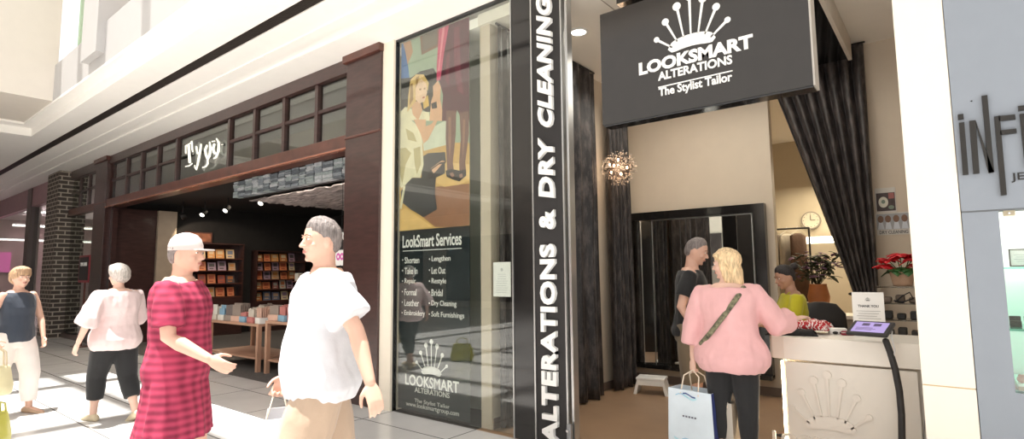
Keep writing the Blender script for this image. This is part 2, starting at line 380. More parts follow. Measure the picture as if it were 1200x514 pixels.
# shop window of the tailor
wx0 = -4.80
wn = bmesh.new(); box(wn, wx0, D + .02, .02, gx0 - .012, D + .032, 4.13); struct('window_1', wn, glass_clear)
sbox('trim_15', wx0 - .012, D, 0, wx0, D + .05, 4.13, black)
sbox('trim_16', -5.0, D - .03, 0, wx0 - .012, D + .25, 4.14, mat('cream_pilaster', (.88, .80, .67), .45, var=.01))
sbox('trim_17', wx0, D + .0, 4.10, gx0, D + .05, 4.15, mat('thin_black_trim', (.03, .03, .03), .4))
sbox('wall_window_back', -5.0, D + .6, 0, XL - .13, D + .68, ZC, mat('pale_green_wall', (.62, .66, .58), .5, var=.01))
sbox('ceiling_window', -5.0, D + .06, ZC, XL - .13, D + .7, ZC + .1, white_ceil)

# --------------------------------------------------- window poster (flat print, layered inks)
PX0, PX1 = wx0 + .015, at(550.5, 260, y=D + .06).x
PY = D + .06
po = thing('window_poster', 'tall window poster with seamstress picture above black services list', 'poster', ((PX0 + PX1) / 2, PY, 0))
PZM = at(500, 268, y=PY).z
bm = bmesh.new(); box(bm, PX0, PY, .03, PX1, PY + .004, PZM); wpart('black_panel', bm, mat('poster_black', (.012, .02, .024), .3), po)
inks = {}
def ink(n, c):
    inks[n] = len(inks); return mat('ink_' + n, c, .45, var=.10, scale=7)
imats = [ink(*a) for a in (('wall', (.33, .42, .30)), ('floor', (.62, .38, .12)), ('floorlt', (.78, .52, .20)), ('blue', (.04, .16, .42)), ('drape', (.48, .26, .14)), ('frame', (.22, .10, .06)),
    ('pic', (.16, .13, .10)), ('dark', (.03, .03, .028)), ('maroon', (.085, .012, .025)), ('maroonlt', (.16, .02, .045)), ('pink', (.62, .08, .17)), ('pinklt', (.80, .30, .35)), ('hair', (.72, .50, .20)),
    ('hairdk', (.38, .22, .08)), ('skin', (.72, .42, .25)), ('skinlt', (.85, .60, .42)), ('blouse', (.80, .74, .52)), ('blousesh', (.52, .44, .22)), ('leg', (.17, .075, .055)), ('leglt', (.30, .15, .10)),
    ('brown', (.32, .15, .08)), ('trouser', (.035, .037, .04)), ('pale', (.62, .66, .52)), ('gold', (.7, .45, .1)), ('shoe', (.012, .01, .012)), ('lip', (.5, .12, .08)))]
bm = bmesh.new(); lay = [0]
def A(pts): return [(460 + x / 3.95, 10 + y / 3.95) for x, y in pts]
def B(pts): return [(460 + x / 3.807, 140 + y / 3.807) for x, y in pts]
def paint(n, pts):
    lay[0] += 1; yy = PY - .0006 - lay[0] * .00012; P = [at(u, v, y=PY) for u, v in pts]
    f = bm.faces.new([bm.verts.new((min(max(p.x, PX0), PX1), yy, min(max(p.z, PZM), 4.09))) for p in P]); f.material_index = inks[n]
box(bm, PX0, PY - .0006, PZM, PX1, PY + .004, 4.09, inks['wall'])
lay[0] = 2
paint('floor', B([(0, 110), (360, 100), (360, 500), (0, 520)])); paint('brown', B([(185, 300), (345, 285), (345, 470), (240, 480), (190, 478), (90, 400)])); paint('floorlt', B([(200, 200), (240, 190), (345, 200), (345, 270), (300, 290), (230, 300), (195, 280)]))
paint('floorlt', B([(20, 410), (60, 395), (180, 478), (20, 498)])); paint('pale', B([(130, 60), (245, 0), (250, 110), (140, 140)]))
paint('blue', A([(25, 150), (60, 150), (80, 330), (25, 330)])); paint('drape', A([(50, 145), (85, 130), (95, 200), (70, 260), (60, 200)]))
paint('frame', A([(128, 110), (215, 75), (215, 175), (135, 215)])); paint('pic', A([(138, 118), (208, 88), (208, 165), (142, 200)]))
paint('dark', A([(22, 330), (85, 320), (130, 290), (190, 275), (210, 310), (200, 470), (160, 480), (90, 440), (22, 480)]))
paint('gold', A([(140, 420), (165, 400), (170, 450), (145, 465)]))
paint('pinklt', A([(95, 135), (125, 125), (128, 150), (98, 160)])) if False else None
# draped dress and legs
paint('maroon', A([(240, 60), (360, 0), (360, 520), (330, 530), (300, 470), (285, 520), (225, 520), (235, 400), (215, 330), (235, 200)]))
paint('maroonlt', A([(285, 90), (310, 80), (318, 300), (330, 400), (300, 380), (285, 250)]))
paint('maroonlt', A([(250, 220), (265, 200), (262, 360), (245, 330)]))
paint('pink', A([(215, 75), (262, 55), (240, 200), (222, 330), (205, 335), (205, 270), (212, 160)])); paint('pinklt', A([(232, 80), (244, 75), (228, 200), (216, 290), (212, 285), (222, 190)]))
paint('leg', B([(240, -40), (285, -40), (283, 60), (270, 190), (275, 235), (245, 235), (243, 190), (238, 80)])); paint('leg', B([(300, -30), (340, -40), (342, 60), (325, 190), (330, 240), (300, 238), (298, 190), (305, 90)]))
paint('leglt', B([(250, -10), (262, -10), (262, 100), (256, 180), (250, 100)])); paint('leglt', B([(315, 0), (326, 0), (322, 100), (313, 180), (313, 100)]))
paint('shoe', B([(238, 228), (262, 220), (300, 228), (328, 222), (330, 250), (300, 276), (270, 268), (242, 255)])); paint('leglt', B([(255, 240), (270, 235), (278, 250), (266, 258)])); paint('leglt', B([(298, 245), (312, 240), (315, 256), (302, 262)]))
# kneeling seamstress
paint('trouser', B([(135, 165), (160, 150), (235, 145), (240, 190), (195, 250), (190, 330), (200, 400), (140, 435), (80, 400), (45, 370), (20, 330), (80, 260), (130, 260)]))
paint('skin', B([(170, 220), (220, 183), (235, 185), (215, 215), (190, 250)])); paint('shoe', B([(165, 225), (215, 190), (235, 188), (235, 240), (190, 262), (150, 268)])); paint('skin', B([(175, 225), (208, 200), (222, 198), (200, 225), (185, 240)]))
paint('blouse', A([(30, 480), (60, 455), (100, 470), (170, 480), (175, 520), (25, 520)])); paint('blouse', B([(20, 0), (80, 0), (130, 40), (135, 120), (140, 200), (125, 260), (90, 258), (50, 300), (22, 310)]))
paint('blousesh', B([(30, 130), (60, 125), (85, 150), (60, 200), (45, 290), (30, 240)])); paint('blousesh', B([(95, 130), (125, 120), (128, 200), (110, 245), (100, 200)])); paint('blousesh', B([(60, 40), (95, 60), (110, 100), (70, 90)]))
paint('skin', B([(95, 0), (150, 0), (150, 30), (175, 20), (205, -20), (200, 10), (160, 90), (140, 108), (125, 60)])); paint('skin', A([(172, 520), (180, 430), (190, 400), (188, 360), (210, 335), (225, 360), (222, 420), (232, 470), (230, 520)]))
paint('shoe', A([(180, 440), (205, 430), (208, 460), (185, 465)])); paint('skin', A([(85, 430), (130, 430), (140, 470), (120, 520), (95, 490)]))
paint('hair', A([(85, 330), (110, 305), (145, 305), (170, 345), (165, 380), (120, 370), (110, 430), (85, 460), (70, 480), (75, 400)])); paint('skinlt', A([(110, 350), (135, 325), (158, 350), (162, 390), (150, 430), (125, 440), (108, 420)]))
paint('hairdk', A([(85, 350), (95, 345), (98, 420), (80, 450)])); paint('hairdk', A([(110, 320), (125, 312), (118, 350), (108, 370)])); paint('hairdk', A([(125, 372), (135, 368), (134, 378), (126, 380)])); paint('lip', A([(140, 410), (152, 406), (150, 414), (142, 417)]))
paint('hairdk', A([(146, 368), (154, 366), (154, 374), (147, 376)])); paint('gold', B([(20, 300), (38, 300), (40, 380), (22, 390)])); paint('blouse', B([(50, 300), (60, 295), (42, 400), (30, 395)]))
wpart('photograph_print', bm, imats, po)
tb = [None]
def ptext(body, p0, p1, hz, off=.0):
    a = at(*p0, y=PY); b_ = at(*p1, y=PY); bm = text_bm(body, a.x, b_.x, a.z, a.z + hz, PY - .001, .002, offset=off); return wpart('lettering', bm, letter_white, po)
ptext('LookSmart Services', (472, 290.5), (541, 284), .135, .02)
bm = bmesh.new(); a = at(472, 294, y=PY); b_ = at(541, 288, y=PY); box(bm, a.x, PY - .002, a.z - .004, b_.x, PY, a.z + .003); wpart('rule', bm, letter_white, po)
for k, (l, r) in enumerate((('Shorten', 'Lengthen'), ('Take In', 'Let Out'), ('Repair', 'Restyle'), ('Formal', 'Bridal'), ('Leather', 'Dry Cleaning'), ('Embroidery', 'Soft Furnishings'))):
    z = at(473, 306 + 12.35 * k, y=PY).z - .005
    wl = (17, 15, 13, 14, 17, 24)[k]; wr = (22, 16, 17, 13, 29, 38)[k]
    ax = at(474.5, 306, y=PY).x; bx_ = at(474.5 + wl, 306, y=PY).x
    bm = text_bm(l, ax, bx_, z - .02, z + .05, PY - .001, .002, offset=.01)
    wpart('lettering', bm, letter_white, po)
    cx_ = at(506, 306, y=PY).x; dx_ = at(506 + wr, 306, y=PY).x
    bm = text_bm(r, cx_, dx_, z - .02, z + .05, PY - .001, .002, offset=.01); wpart('lettering', bm, letter_white, po)
    for xx in (at(472, 306, y=PY).x, at(503.5, 306, y=PY).x):
        bm = bmesh.new(); prism(bm, [(xx + .009 * math.cos(t * PI / 4), z + .02 + .009 * math.sin(t * PI / 4)) for t in range(8)], PY - .003, PY - .001); wpart('bullet', bm, letter_white, po)
bm = bmesh.new(); crown(bm, at(487, 440, y=PY).x, at(525, 440, y=PY).x, at(505, 441, y=PY).z, at(505, 398, y=PY).z, PY - .001, .002); wpart('pin_crown_emblem', bm, letter_white, po)
ptext('LOOKSMART', (475, 450), (538, 456), .115, .02); ptext('ALTERATIONS', (486, 459), (527, 463), .055, .02); ptext('The Stylist Tailor', (486, 472), (527, 474.5), .05, .0); _a = at(476, 480, y=PY).x; _b = at(538, 480, y=PY).x; wpart('lettering', text_bm('www.looksmartgroup.com', _a, _b, .055, .115, PY - .001, .002), letter_white, po)

# paper notice on the glass
nt_ = thing('paper_notice', 'small white paper notice stuck inside the tailor shop window near the curtain', 'notice', (-3.30, D + .035, 1.24))
bm = bmesh.new(); box(bm, -.105, 0, 0, .105, .002, .32); obj('sheet', bm, white, nt_)
bm = bmesh.new(); crown(bm, -.02, .02, .235, .265, -.001, .001)
for k in range(9): box(bm, -.07 + (.02 if k < 3 else 0), -.001, .205 - k * .021, .07 - (.02 if k < 3 else .01 * (k % 3)), 0, .208 - k * .021)
obj('printed_lines', bm, mat('print_grey', (.45, .46, .48), .6), nt_)

# ------------------------------------------------------------------ hanging sign
sx0, sx1 = -2.181, -.625; sz0, sz1 = 2.66, 3.614
hs = thing('hanging_sign', 'large black hanging sign board with white pin crown logo over the tailor entrance', 'sign', ((sx0 + sx1) / 2, D, sz0))
bm = bmesh.new(); box(bm, sx0, D, sz0, sx1, D + .14, sz1); wpart('face_box', bm, sign_black, hs)
bm = bmesh.new(); box(bm, sx1, D - .004, sz0 - .004, sx1 + .012, D + .14, sz1); wpart('end_cap', bm, mat('end_cap_grey', (.42, .39, .35), .4), hs)
bm = bmesh.new(); box(bm, sx0 + .01, D + .01, sz0 - .012, sx1, D + .13, sz0); wpart('gloss_underside', bm, black, hs)
bm = bmesh.new(); box(bm, sx0 + .6, D + .05, sz1, sx0 + .63, D + .08, 4.15); box(bm, sx1 - .3, D + .05, sz1, sx1 - .27, D + .08, 4.15); wpart('hanger', bm, steel, hs)
def stext(body, p0, p1, hz, off):
    a = at(*p0, y=D); b_ = at(*p1, y=D); wpart('lettering', text_bm(body, a.x, b_.x, a.z, a.z + hz, D, .006, offset=off), letter_white, hs)
stext('LOOKSMART', (749.3, 88.7), (883, 57), at(749, 74, y=D).z - at(749, 88.7, y=D).z + .0, .045)
stext('ALTERATIONS', (771.5, 95), (858.5, 76), .068, .03)
stext('The Stylist Tailor', (772.5, 116), (858.5, 97), .085, .025)
bm = bmesh.new(); a = at(771.5, 102.5, y=D); b_ = at(858.5, 82, y=D); box(bm, a.x, D - .004, a.z - .004, b_.x, D, a.z + .004); wpart('rule', bm, letter_white, hs)
bm = bmesh.new(); crown(bm, at(766.5, 40, y=D).x, at(856, 20, y=D).x, at(810, 58, y=D).z, at(810, -8, y=D).z, D, .006); wpart('pin_crown_emblem', bm, letter_white, hs)

# ------------------------------------------------------------------ velvet curtains
def curtain(name, label, x, y0, y1, zt, zb, folds, group='dark velvet curtains of the tailor shop', amp=.055, flare=.1, seed=0):
    """hung along the left wall (runs in y)"""
    root = thing(name, label, 'curtain', (x, (y0 + y1) / 2, 0), 0, group); bm = bmesh.new(); nu, nv = folds * 12, 30; grid = []
    for j in range(nv + 1):
        v = j / nv; z = zt + (zb - zt) * v; row = []
        for i in range(nu + 1):
            u = i / nu; n_ = noise.noise(V(u * 5 + seed, v * 1.2, seed * 3.1)); a = amp * (.45 + .55 * min(1, v * 3)) * (1 + .5 * n_)
            yy = (y0 + (y1 - y0) * u) - (y0 + y1) / 2; yy *= 1 + flare * max(0, v - .55) * 1.2
            ph = u * folds * 2 * PI + 1.2 * noise.noise(V(u * 3, v * .8, seed))
            row.append(bm.verts.new((a * math.sin(ph) + flare * .5 * max(0, v - .6), yy + .25 * a * math.cos(ph), z + .012 * math.sin(ph * .5) * (v > .98))))
        grid.append(row)
    for a_, b_ in zip(grid, grid[1:]):
        for i in range(nu): bm.faces.new((a_[i], a_[i + 1], b_[i + 1], b_[i]))
    o = obj('fabric', bm, VELVET, root, True); s = o.modifiers.new('s', 'SOLIDIFY'); s.thickness = .006
    bm = bmesh.new(); tube(bm, [(0, y0 - (y0 + y1) / 2 - .02, zt + .012), (0, y1 - (y0 + y1) / 2 + .02, zt + .012)], .012); obj('rail', bm, blackm, root, True)
    return root
def ywall(u, x, v=250): return at(u, v, x=x).y
CX = XL + .13
curtain('velvet_curtain', 'dark velvet curtain seen through the tailor shop window behind the paper notice', XL + .075, 4.10, 4.62, 3.92, .02, 5, seed=1, amp=.04, flare=0)
curtain('velvet_curtain', 'dark velvet curtain hanging on the left wall just past the letter pylon', CX, 4.95, ywall(699, CX), 3.92, .015, 4, seed=2)
curtain('velvet_curtain', 'dark velvet curtain behind the sparkling chandelier beside the mirror', CX, ywall(714, CX), ywall(738, CX), 3.6, .015, 5, seed=5, flare=.04)
# swagged curtain across the back opening
def swag():
    root = thing('velvet_curtain', 'dark velvet curtain swept aside to the right across the back room opening', 'curtain', (-1.0, 6.97, 0), 0, 'dark velvet curtains of the tailor shop')
    bm = bmesh.new(); nu, nv = 84, 40; grid = []; zt = ZC - .03; zb = .45
    for j in range(nv + 1):
        v = j / nv; z = zt + (zb - zt) * v
        if z > 1.2: k = (zt - z) / (zt - 1.2); xl = -1.62 + (1.62 - .845) * (k ** .95); xr = -.60 - .02 * k
        else: k = (1.2 - z) / .75; xl = -.845 + .03 * k; xr = -.62 + .02 * k
        row = []
        for i in range(nu + 1):
            u = i / nu; ph = u * 7 * 2 * PI + noise.noise(V(u * 4, v, 3)); a = .05 * (1 + .4 * noise.noise(V(u * 6, v * 2, 9)))
            row.append(bm.verts.new((xl + (xr - xl) * u + 1.0 + .01 * math.cos(ph), a * math.sin(ph) * (.6 + .4 * (1 - u)), z)))
        grid.append(row)
    for a_, b_ in zip(grid, grid[1:]):
        for i in range(nu): bm.faces.new((a_[i], a_[i + 1], b_[i + 1], b_[i]))
    o = obj('fabric', bm, VELVET, root, True); s = o.modifiers.new('s', 'SOLIDIFY'); s.thickness = .006
    bm = bmesh.new(); tube(bm, [(.12 + .42 * math.cos(t) * .35 + .15, .07 * math.sin(t), 1.2 + .01 * math.sin(2 * t)) for t in [k * PI / 6 for k in range(13)]], .012); obj('tieback', bm, blackm, root, True)
    bm = bmesh.new(); tube(bm, [(-.66, 0, zt + .01), (.42, 0, zt + .01)], .01); obj('rail', bm, blackm, root, True)
swag()

# ------------------------------------------------------------------ fitting mirror
mr = thing('fitting_mirror', 'large black framed fitting mirror on the cream back wall', 'mirror', (-2.57, YB, 0))
def mp(name, x0, y0, z0, x1, y1, z1, m): 
    bm = bmesh.new(); box(bm, x0, y0, z0, x1, y1, z1); return wpart(name, bm, m, mr)
mp('frame_top', XL + .02, YB - .10, 2.155, -1.70, YB, 2.262, black)
mp('frame_side', -1.83, YB - .10, .22, -1.70, YB, 2.155, black); mp('frame_side', XL + .02, YB - .10, .22, XL + .05, YB, 2.155, black)
mp('frame_bottom', XL + .02, YB - .16, .20, -1.70, YB, .25, black)
mp('mirror_glass', -3.14, YB - .05, .25, -1.86, YB - .03, 2.15, mirror_m)
bm = bmesh.new(); box(bm, 0, -.004, .25, .31, .004, 2.15); xform(bm, Matrix.Translation((XL + .05, YB - .12, 0)) @ Matrix.Rotation(math.radians(14), 4, 'Z')); wpart('wing_glass', bm, mirror_m, mr)
bm = bmesh.new()
for x in (-3.15, -1.862): box(bm, x, YB - .06, .25, x + .012, YB - .03, 2.155)
box(bm, -3.14, YB - .06, 2.143, -1.86, YB - .03, 2.155); wpart('inner_edge', bm, steel, mr)

# step stool
st = thing('step_stool', 'small white step stool on the tan floor below the mirror', 'stool', (-2.93, 6.42, 0), math.radians(14))
bm = bmesh.new(); box(bm, -.17, -.12, .17, .17, .12, .20); bevel(obj('step_top', bm, white, st), .008)
for s in (-1, 1):
    bm = bmesh.new(); prism(bm, [(s * .16, .17), (s * .13, .17), (s * .165, 0), (s * .205, 0)], -.12, .12); bevel(obj('leg', bm, white, st), .004)
bm = bmesh.new(); box(bm, -.15, -.115, .11, .15, -.10, .17); obj('apron', bm, white, st)

# ------------------------------------------------------------------ counter
co = thing('service_counter', 'white reception counter with raised pin crown logo on its glowing front', 'counter', (-.4, 4.53, 0))
CY = 4.57
def cpoly(off): return [(-1.12 - off, 5.15), (-1.12 - off, CY + .10 - off), (-1.09 - off, CY + .03 - off), (-1.02, CY - off), (-.03, CY - off), (.35, CY - off), (.35, 5.15)]
def slab(pts, z0, z1):
    bm = bmesh.new(); a = [bm.verts.new((x, y, z0)) for x, y in pts]; b = [bm.verts.new((x, y, z1)) for x, y in pts]; n = len(pts)
    bm.faces.new(a[::-1]); bm.faces.new(b)
    for i in range(n): bm.faces.new((a[i], a[(i + 1) % n], b[(i + 1) % n], b[i]))
    return bm
counter_m = mat('counter_white', (.80, .755, .68), .35, var=.01)
bevel(wpart('worktop', slab(cpoly(.02), .80, .965), counter_m, co), .006)
wpart('body', slab(cpoly(-.05), 0, .80), mat('counter_body', (.74, .68, .60), .4, var=.01), co)
bm = bmesh.new(); box(bm, -1.02, CY - .01, .04, -.22, CY + .02, .785); bevel(wpart('front_panel', bm, mat('counter_panel', (.74, .69, .615), .4, var=.01), co), .004)
bm = bmesh.new(); box(bm, -1.055, CY + .025, .04, -1.04, CY + .045, .78); wpart('light_strip', bm, mat('led_strip', (1, .9, .7), .5, emit=16, ecol=(1, .80, .52), var=0), co)
pn = mat('counter_logo', (.76, .70, .62), .35, var=.01)
bm = bmesh.new(); crown(bm, at(926, 480, y=CY).x, at(1022, 480, y=CY).x, at(980, 508, y=CY).z, at(980, 436, y=CY).z, CY - .01, .012); wpart('pin_crown_emblem', bm, pn, co)
a = at(906, 512, y=CY); b_ = at(1052, 520, y=CY); wpart('lettering', text_bm('LOOKSMART', a.x, b_.x, a.z - .04, a.z + .055, CY - .01, .012, offset=.04), pn, co)
area('counter_glow', (-1.075, CY + .0, .42), .05, .70, 1.2, (1, .75, .45), (-.3, -1, 0))

# ------------------------------------------------------------------ ceiling downlights, chandelier
def downlight(x, y, z, label, power=8, group='recessed round ceiling downlights'):
    r = thing('downlight', label, 'ceiling light', (x, y, z), 0, group)
    bm = bmesh.new(); lathe(bm, [(.075, -.001), (.10, -.001), (.10, -.012), (.076, -.014), (.075, -.001)], n=24); obj('trim_ring', bm, white, r, True)
    bm = bmesh.new(); lathe(bm, [(.074, -.004), (.074, -.008)], n=24); obj('lens', bm, lamp_glow, r)
p = at(678, 37, z=ZC); downlight(p.x, p.y, ZC, 'round lit downlight in the tailor ceiling between pylon and hanging sign')

ch = thing('chandelier', 'sparkling dandelion chandelier of wires and crystals hanging before the dark curtain', 'chandelier', tuple(at(725, 197, y=6.0)))
czc = ch.location.z
bm = bmesh.new(); tube(bm, [(0, 0, 0), (0, 0, ZC - czc)], .003, 6); obj('cable', bm, blackm, ch)
bm = bmesh.new(); lathe(bm, [(.05, ZC - czc), (.05, ZC - czc - .02), (.01, ZC - czc - .03)]); obj('canopy', bm, chrome, ch)
wire_m = mat('dark_wire', (.08, .06, .05), .3, metal=.8); crys_m = mat('crystal', (.75, .65, .55), .05, metal=.7)
wires = bmesh.new(); beads = bmesh.new(); proto = None; pw_ = None
for k in range(480):
    d = V(random.gauss(0, 1), random.gauss(0, 1), random.gauss(0, 1)).normalized(); r = .20 * random.uniform(.65, 1.1)
    if k < 100:
        if proto is None:
            bm = bmesh.new(); ellipsoid(bm, (0, 0, 0), .008, .008, .008, n=6, m=5); proto = obj('crystal', bm, crys_m, ch, True); cr_ = proto
            bm = bmesh.new(); tube(bm, [V(0, 0, .02), V(0, 0, 1)], .0012, 4, False); pw_ = obj('wire', bm, wire_m, ch); wr_ = pw_
        else:
            cr_ = proto.copy(); C.objects.link(cr_); wr_ = pw_.copy(); C.objects.link(wr_)
        cr_.location = d * r; wr_.rotation_euler = d.to_track_quat('Z', 'Y').to_euler(); wr_.scale = (1, 1, r)
    else:
        tube(wires, [d * r * .35, d * r], .001, 4, False); ellipsoid(beads, d * r, .006, .006, .006, n=5, m=4)
o = obj('wires', wires, wire_m, ch); o['kind'] = 'stuff'; o = obj('crystals', beads, crys_m, ch, True); o['kind'] = 'stuff'
bulb = mat('bulb_glow', (1, .72, .5), .4, emit=14, ecol=(1, .58, .32), var=0)
for d in ((-.09, -.02, -.04), (.03, -.06, .09), (.10, .02, .0), (.05, -.04, -.08), (-.04, .07, .05), (-.01, -.1, 0.02), (-.12, 0, .06)):
    bm = bmesh.new(); ellipsoid(bm, d, .013, .013, .018, n=8, m=6); obj('bulb', bm, bulb, ch, True)
l = bpy.data.lights.new('chandelier_light', 'POINT'); l.energy = 9; l.color = (1, .7, .45); l.shadow_soft_size = .12; lo = bpy.data.objects.new('chandelier_light', l); C.objects.link(lo); lo.location = ch.location

# ------------------------------------------------------------------ things on the counter
def cloth_pile(name, label, cat, loc, sx, sy, sz, m, rz=0, seed=0, stripes=None):
    root = thing(name, label, cat, loc, rz); bm = bmesh.new()
    for k in range(3):
        nu, nv = 26, 18; g = []; zz = sz * (k + .5) / 3
        for j in range(nv + 1):
            row = []
            for i in range(nu + 1):
                u = i / nu * 2 - 1; v = j / nv * 2 - 1; e = (1 - abs(u) ** 5) * (1 - abs(v) ** 5)
                n_ = noise.noise(V(u * 2.2 + seed, v * 2.2, k * 2 + seed)); fr = 1 + .10 * noise.noise(V(u * 3, v * 3, k + 7 + seed))
                row.append(bm.verts.new((u * sx / 2 * fr * (1 - .06 * k), v * sy / 2 * fr, (zz + sz * .3 * n_) * min(1, e * 3 + .05) + .002)))
            g.append(row)
        for a_, b_ in zip(g, g[1:]):
            for i in range(nu): bm.faces.new((a_[i], a_[i + 1], b_[i + 1], b_[i]))
    o = obj('folded_cloth', bm, m, root, True); s = o.modifiers.new('s', 'SOLIDIFY'); s.thickness = .006
    return root
def print_red():
    m = bpy.data.materials.new('red_white_print'); m.use_nodes = True; nt = m.node_tree; N = nt.nodes; L = nt.links; p = N['Principled BSDF']
    tc = N.new('ShaderNodeTexCoord'); wv = N.new('ShaderNodeTexWave'); wv.inputs['Scale'].default_value = 11; wv.inputs['Distortion'].default_value = 9; wv.inputs['Detail Scale'].default_value = 2.5
    L.new(tc.outputs['Object'], wv.inputs['Vector']); cr = N.new('ShaderNodeValToRGB'); cr.color_ramp.interpolation = 'CONSTANT'
    cr.color_ramp.elements[0].color = (.45, .012, .02, 1); cr.color_ramp.elements[1].position = .74; cr.color_ramp.elements[1].color = (.8, .72, .7, 1)
    L.new(wv.outputs[0], cr.inputs[0]); L.new(cr.outputs[0], p.inputs['Base Color']); p.inputs['Roughness'].default_value = .6; return m
cloth_pile('black_garment', 'black folded garment lying on the left end of the white counter', 'clothing', (-1.02, 4.80, .967), .36, .34, .035, mat('black_cloth', (.012, .012, .013), .8), .2, 3)
cloth_pile('patterned_garment', 'red and white patterned garment heaped on the white counter', 'clothing', (-.93, 4.93, 1.0), .34, .24, .065, print_red(), -.1, 8)
th = thing('counter_card', 'white upright thank you card on the counter behind the tablet', 'card', (-.50, 4.86, .966), math.radians(4))
bm = bmesh.new(); box(bm, -.10, 0, 0, .10, .003, .325); xform(bm, Matrix.Rotation(math.radians(-6), 4, 'X')); obj('card', bm, white, th)
bm = text_bm('THANK YOU', -.065, .065, .213, .232, -.003, .001, offset=.02); crown(bm, -.018, .018, .26, .285, -.003, .001)
for k in range(4): box(bm, -.075 + .01 * (k % 2), -.003, .185 - k * .018, .075 - .012 * (k % 3), -.0025, .187 - k * .018)
xform(bm, Matrix.Translation((0, .0, 0)) @ Matrix.Rotation(math.radians(-6), 4, 'X')); obj('print', bm, mat('print_dark', (.10, .10, .11), .6), th)
bm = bmesh.new(); box(bm, -.10, .004, 0, .10, .09, .008); obj('foot', bm, white, th)

tbt = thing('tablet_stand', 'black tablet on a curved black floor stand in front of the counter', 'tablet', (-.345, 4.44, 0))
pts = [at(u, v, y=yy) - tbt.location for u, v, yy in ((1038, 399, 4.46), (1043, 412, 4.45), (1049, 432, 4.43), (1054, 458, 4.42), (1056.5, 485, 4.41), (1057, 514, 4.41))]
pts += [V(pts[-1].x - .0, pts[-1].y, .16), V(pts[-1].x - .01, pts[-1].y, .02)]
bm = bmesh.new(); tube(bm, pts, .020, 12); obj('curved_post', bm, blackm, tbt, True)
bm = bmesh.new(); lathe(bm, [(.15, 0), (.15, .01), (.13, .016), (.03, .02)], (pts[-1].x, pts[-1].y, 0), 28); obj('base_plate', bm, blackm, tbt, True)
TM = Matrix.Translation(at(1020, 385, y=4.50) - tbt.location) @ Matrix.Rotation(math.radians(-14), 4, 'Z') @ Matrix.Rotation(math.radians(24), 4, 'X')
bm = bmesh.new(); box(bm, -.125, -.09, -.012, .125, .09, .012); xform(bm, TM); bevel(obj('case', bm, blackm, tbt), .008, 3)
bm = bmesh.new(); box(bm, -.10, -.068, .0125, .10, .068, .0135); xform(bm, TM); obj('screen', bm, mat('screen_violet', (.22, .17, .38), .2, emit=.55, ecol=(.40, .32, .62), var=.05), tbt)
bm = bmesh.new(); box(bm, -.055, .015, .0137, -.01, .05, .0142); box(bm, .015, .015, .0137, .06, .05, .0142)
for k in range(3): box(bm, -.08, -.015 - k * .014, .0137, .02 + .02 * (k % 2), -.010 - k * .014, .0142)
xform(bm, TM); obj('screen_icons', bm, mat('icon_dark', (.10, .07, .18), .3), tbt)
bm = bmesh.new(); tube(bm, [TM @ V(.12, .02, -.02), TM @ V(.13, -.04, -.03), V(.02, .0, .93), V(.01, .0, .88)], .004, 6); obj('charging_cable', bm, mat('cable_white', (.6, .6, .6), .4), tbt, True)
cb = bmesh.new(); tube(cb, [V(-.192, 4.50, .90), V(-.19, 4.48, .75), V(-.188, 4.47, .55), V(-.21, 4.47, .40), V(-.225, 4.46, .2), V(-.23, 4.45, .01)], .0035, 6)
tag(obj('cable', cb, mat('cable_grey', (.15, .15, .15), .5), None, True), 'thin grey cable hanging down beside the cream column', 'cable')
# small things near the card
pk = thing('small_packet', 'small white and black packet on the counter left of the thank you card', 'packet', (-.72, 4.95, .966), .3)
bm = bmesh.new(); box(bm, -.06, -.035, 0, .06, .035, .045); bevel(obj('box', bm, white, pk), .006)
bm = bmesh.new(); ellipsoid(bm, (-.02, -.03, .012), .022, .012, .012); ellipsoid(bm, (.02, -.032, .012), .015, .01, .01); obj('dark_label', bm, blackm, pk, True)
rb = thing('red_purse', 'small dark red purse on the counter beside the thank you card', 'purse', (-.645, 4.90, .966), .1)
bm = bmesh.new(); box(bm, -.045, -.03, 0, .045, .03, .03); bevel(obj('body', bm, mat('dark_red', (.25, .01, .03), .4), rb), .01, 3)
bm = bmesh.new(); box(bm, -.042, -.033, .018, .042, -.029, .022); obj('zip', bm, steel, rb)

# perspex drawer tower, poinsettia, wall posters (right side)
sh = thing('display_shelf', 'clear tiered display shelf with dark wares under the red poinsettia', 'shelf', (-.33, 5.55, 0))
smoke = glass('smoked_clear', (.62, .62, .60), 1.45, .06)
pbox('cabinet', -.19, 0, 0, .25, .34, .86, mat('cabinet_dark', (.03, .028, .028), .35), sh, .006)
for k in range(4): pbox('tier', -.17, .02, .90 + k * .135, .25, .30, .91 + k * .135, smoke, sh)
pbox('side_panel', -.18, .02, .86, -.17, .30, 1.32, smoke, sh); pbox('side_panel', .24, .02, .86, .25, .30, 1.32, smoke, sh)
for k in range(3):
    z = .912 + k * .135
    bm = bmesh.new()
    for q in range(4): box(bm, -.14 + q * .09, .06, z, -.08 + q * .09, .18, z + .045 + .02 * ((q + k) % 2))
    o = obj('folded_wares', bm, mat('wares_%d' % k, ((.05, .045, .04), (.03, .03, .03), (.16, .12, .09))[k], .6, var=.3), sh); bevel(o, .01)
bm = bmesh.new(); tube(bm, [(-.05, .04, 1.19), (.0, .03, 1.24), (.05, .04, 1.27), (.07, .05, 1.22), (.0, .04, 1.19), (-.06, .05, 1.2)], .006, 6); obj('wire_handle', bm, blackm, sh, True)
pf = thing('poinsettia', 'red poinsettia in a paper wrapped pot on the clear shelf', 'plant', (-.325, 5.66, 1.318))
bm = bmesh.new(); lathe(bm, [(.065, 0), (.07, .02), (.088, .11), (.083, .12), (.06, .115)], n=18); obj('pot_wrap', bm, mat('kraft_paper', (.42, .27, .18), .7, var=.15), pf, True)
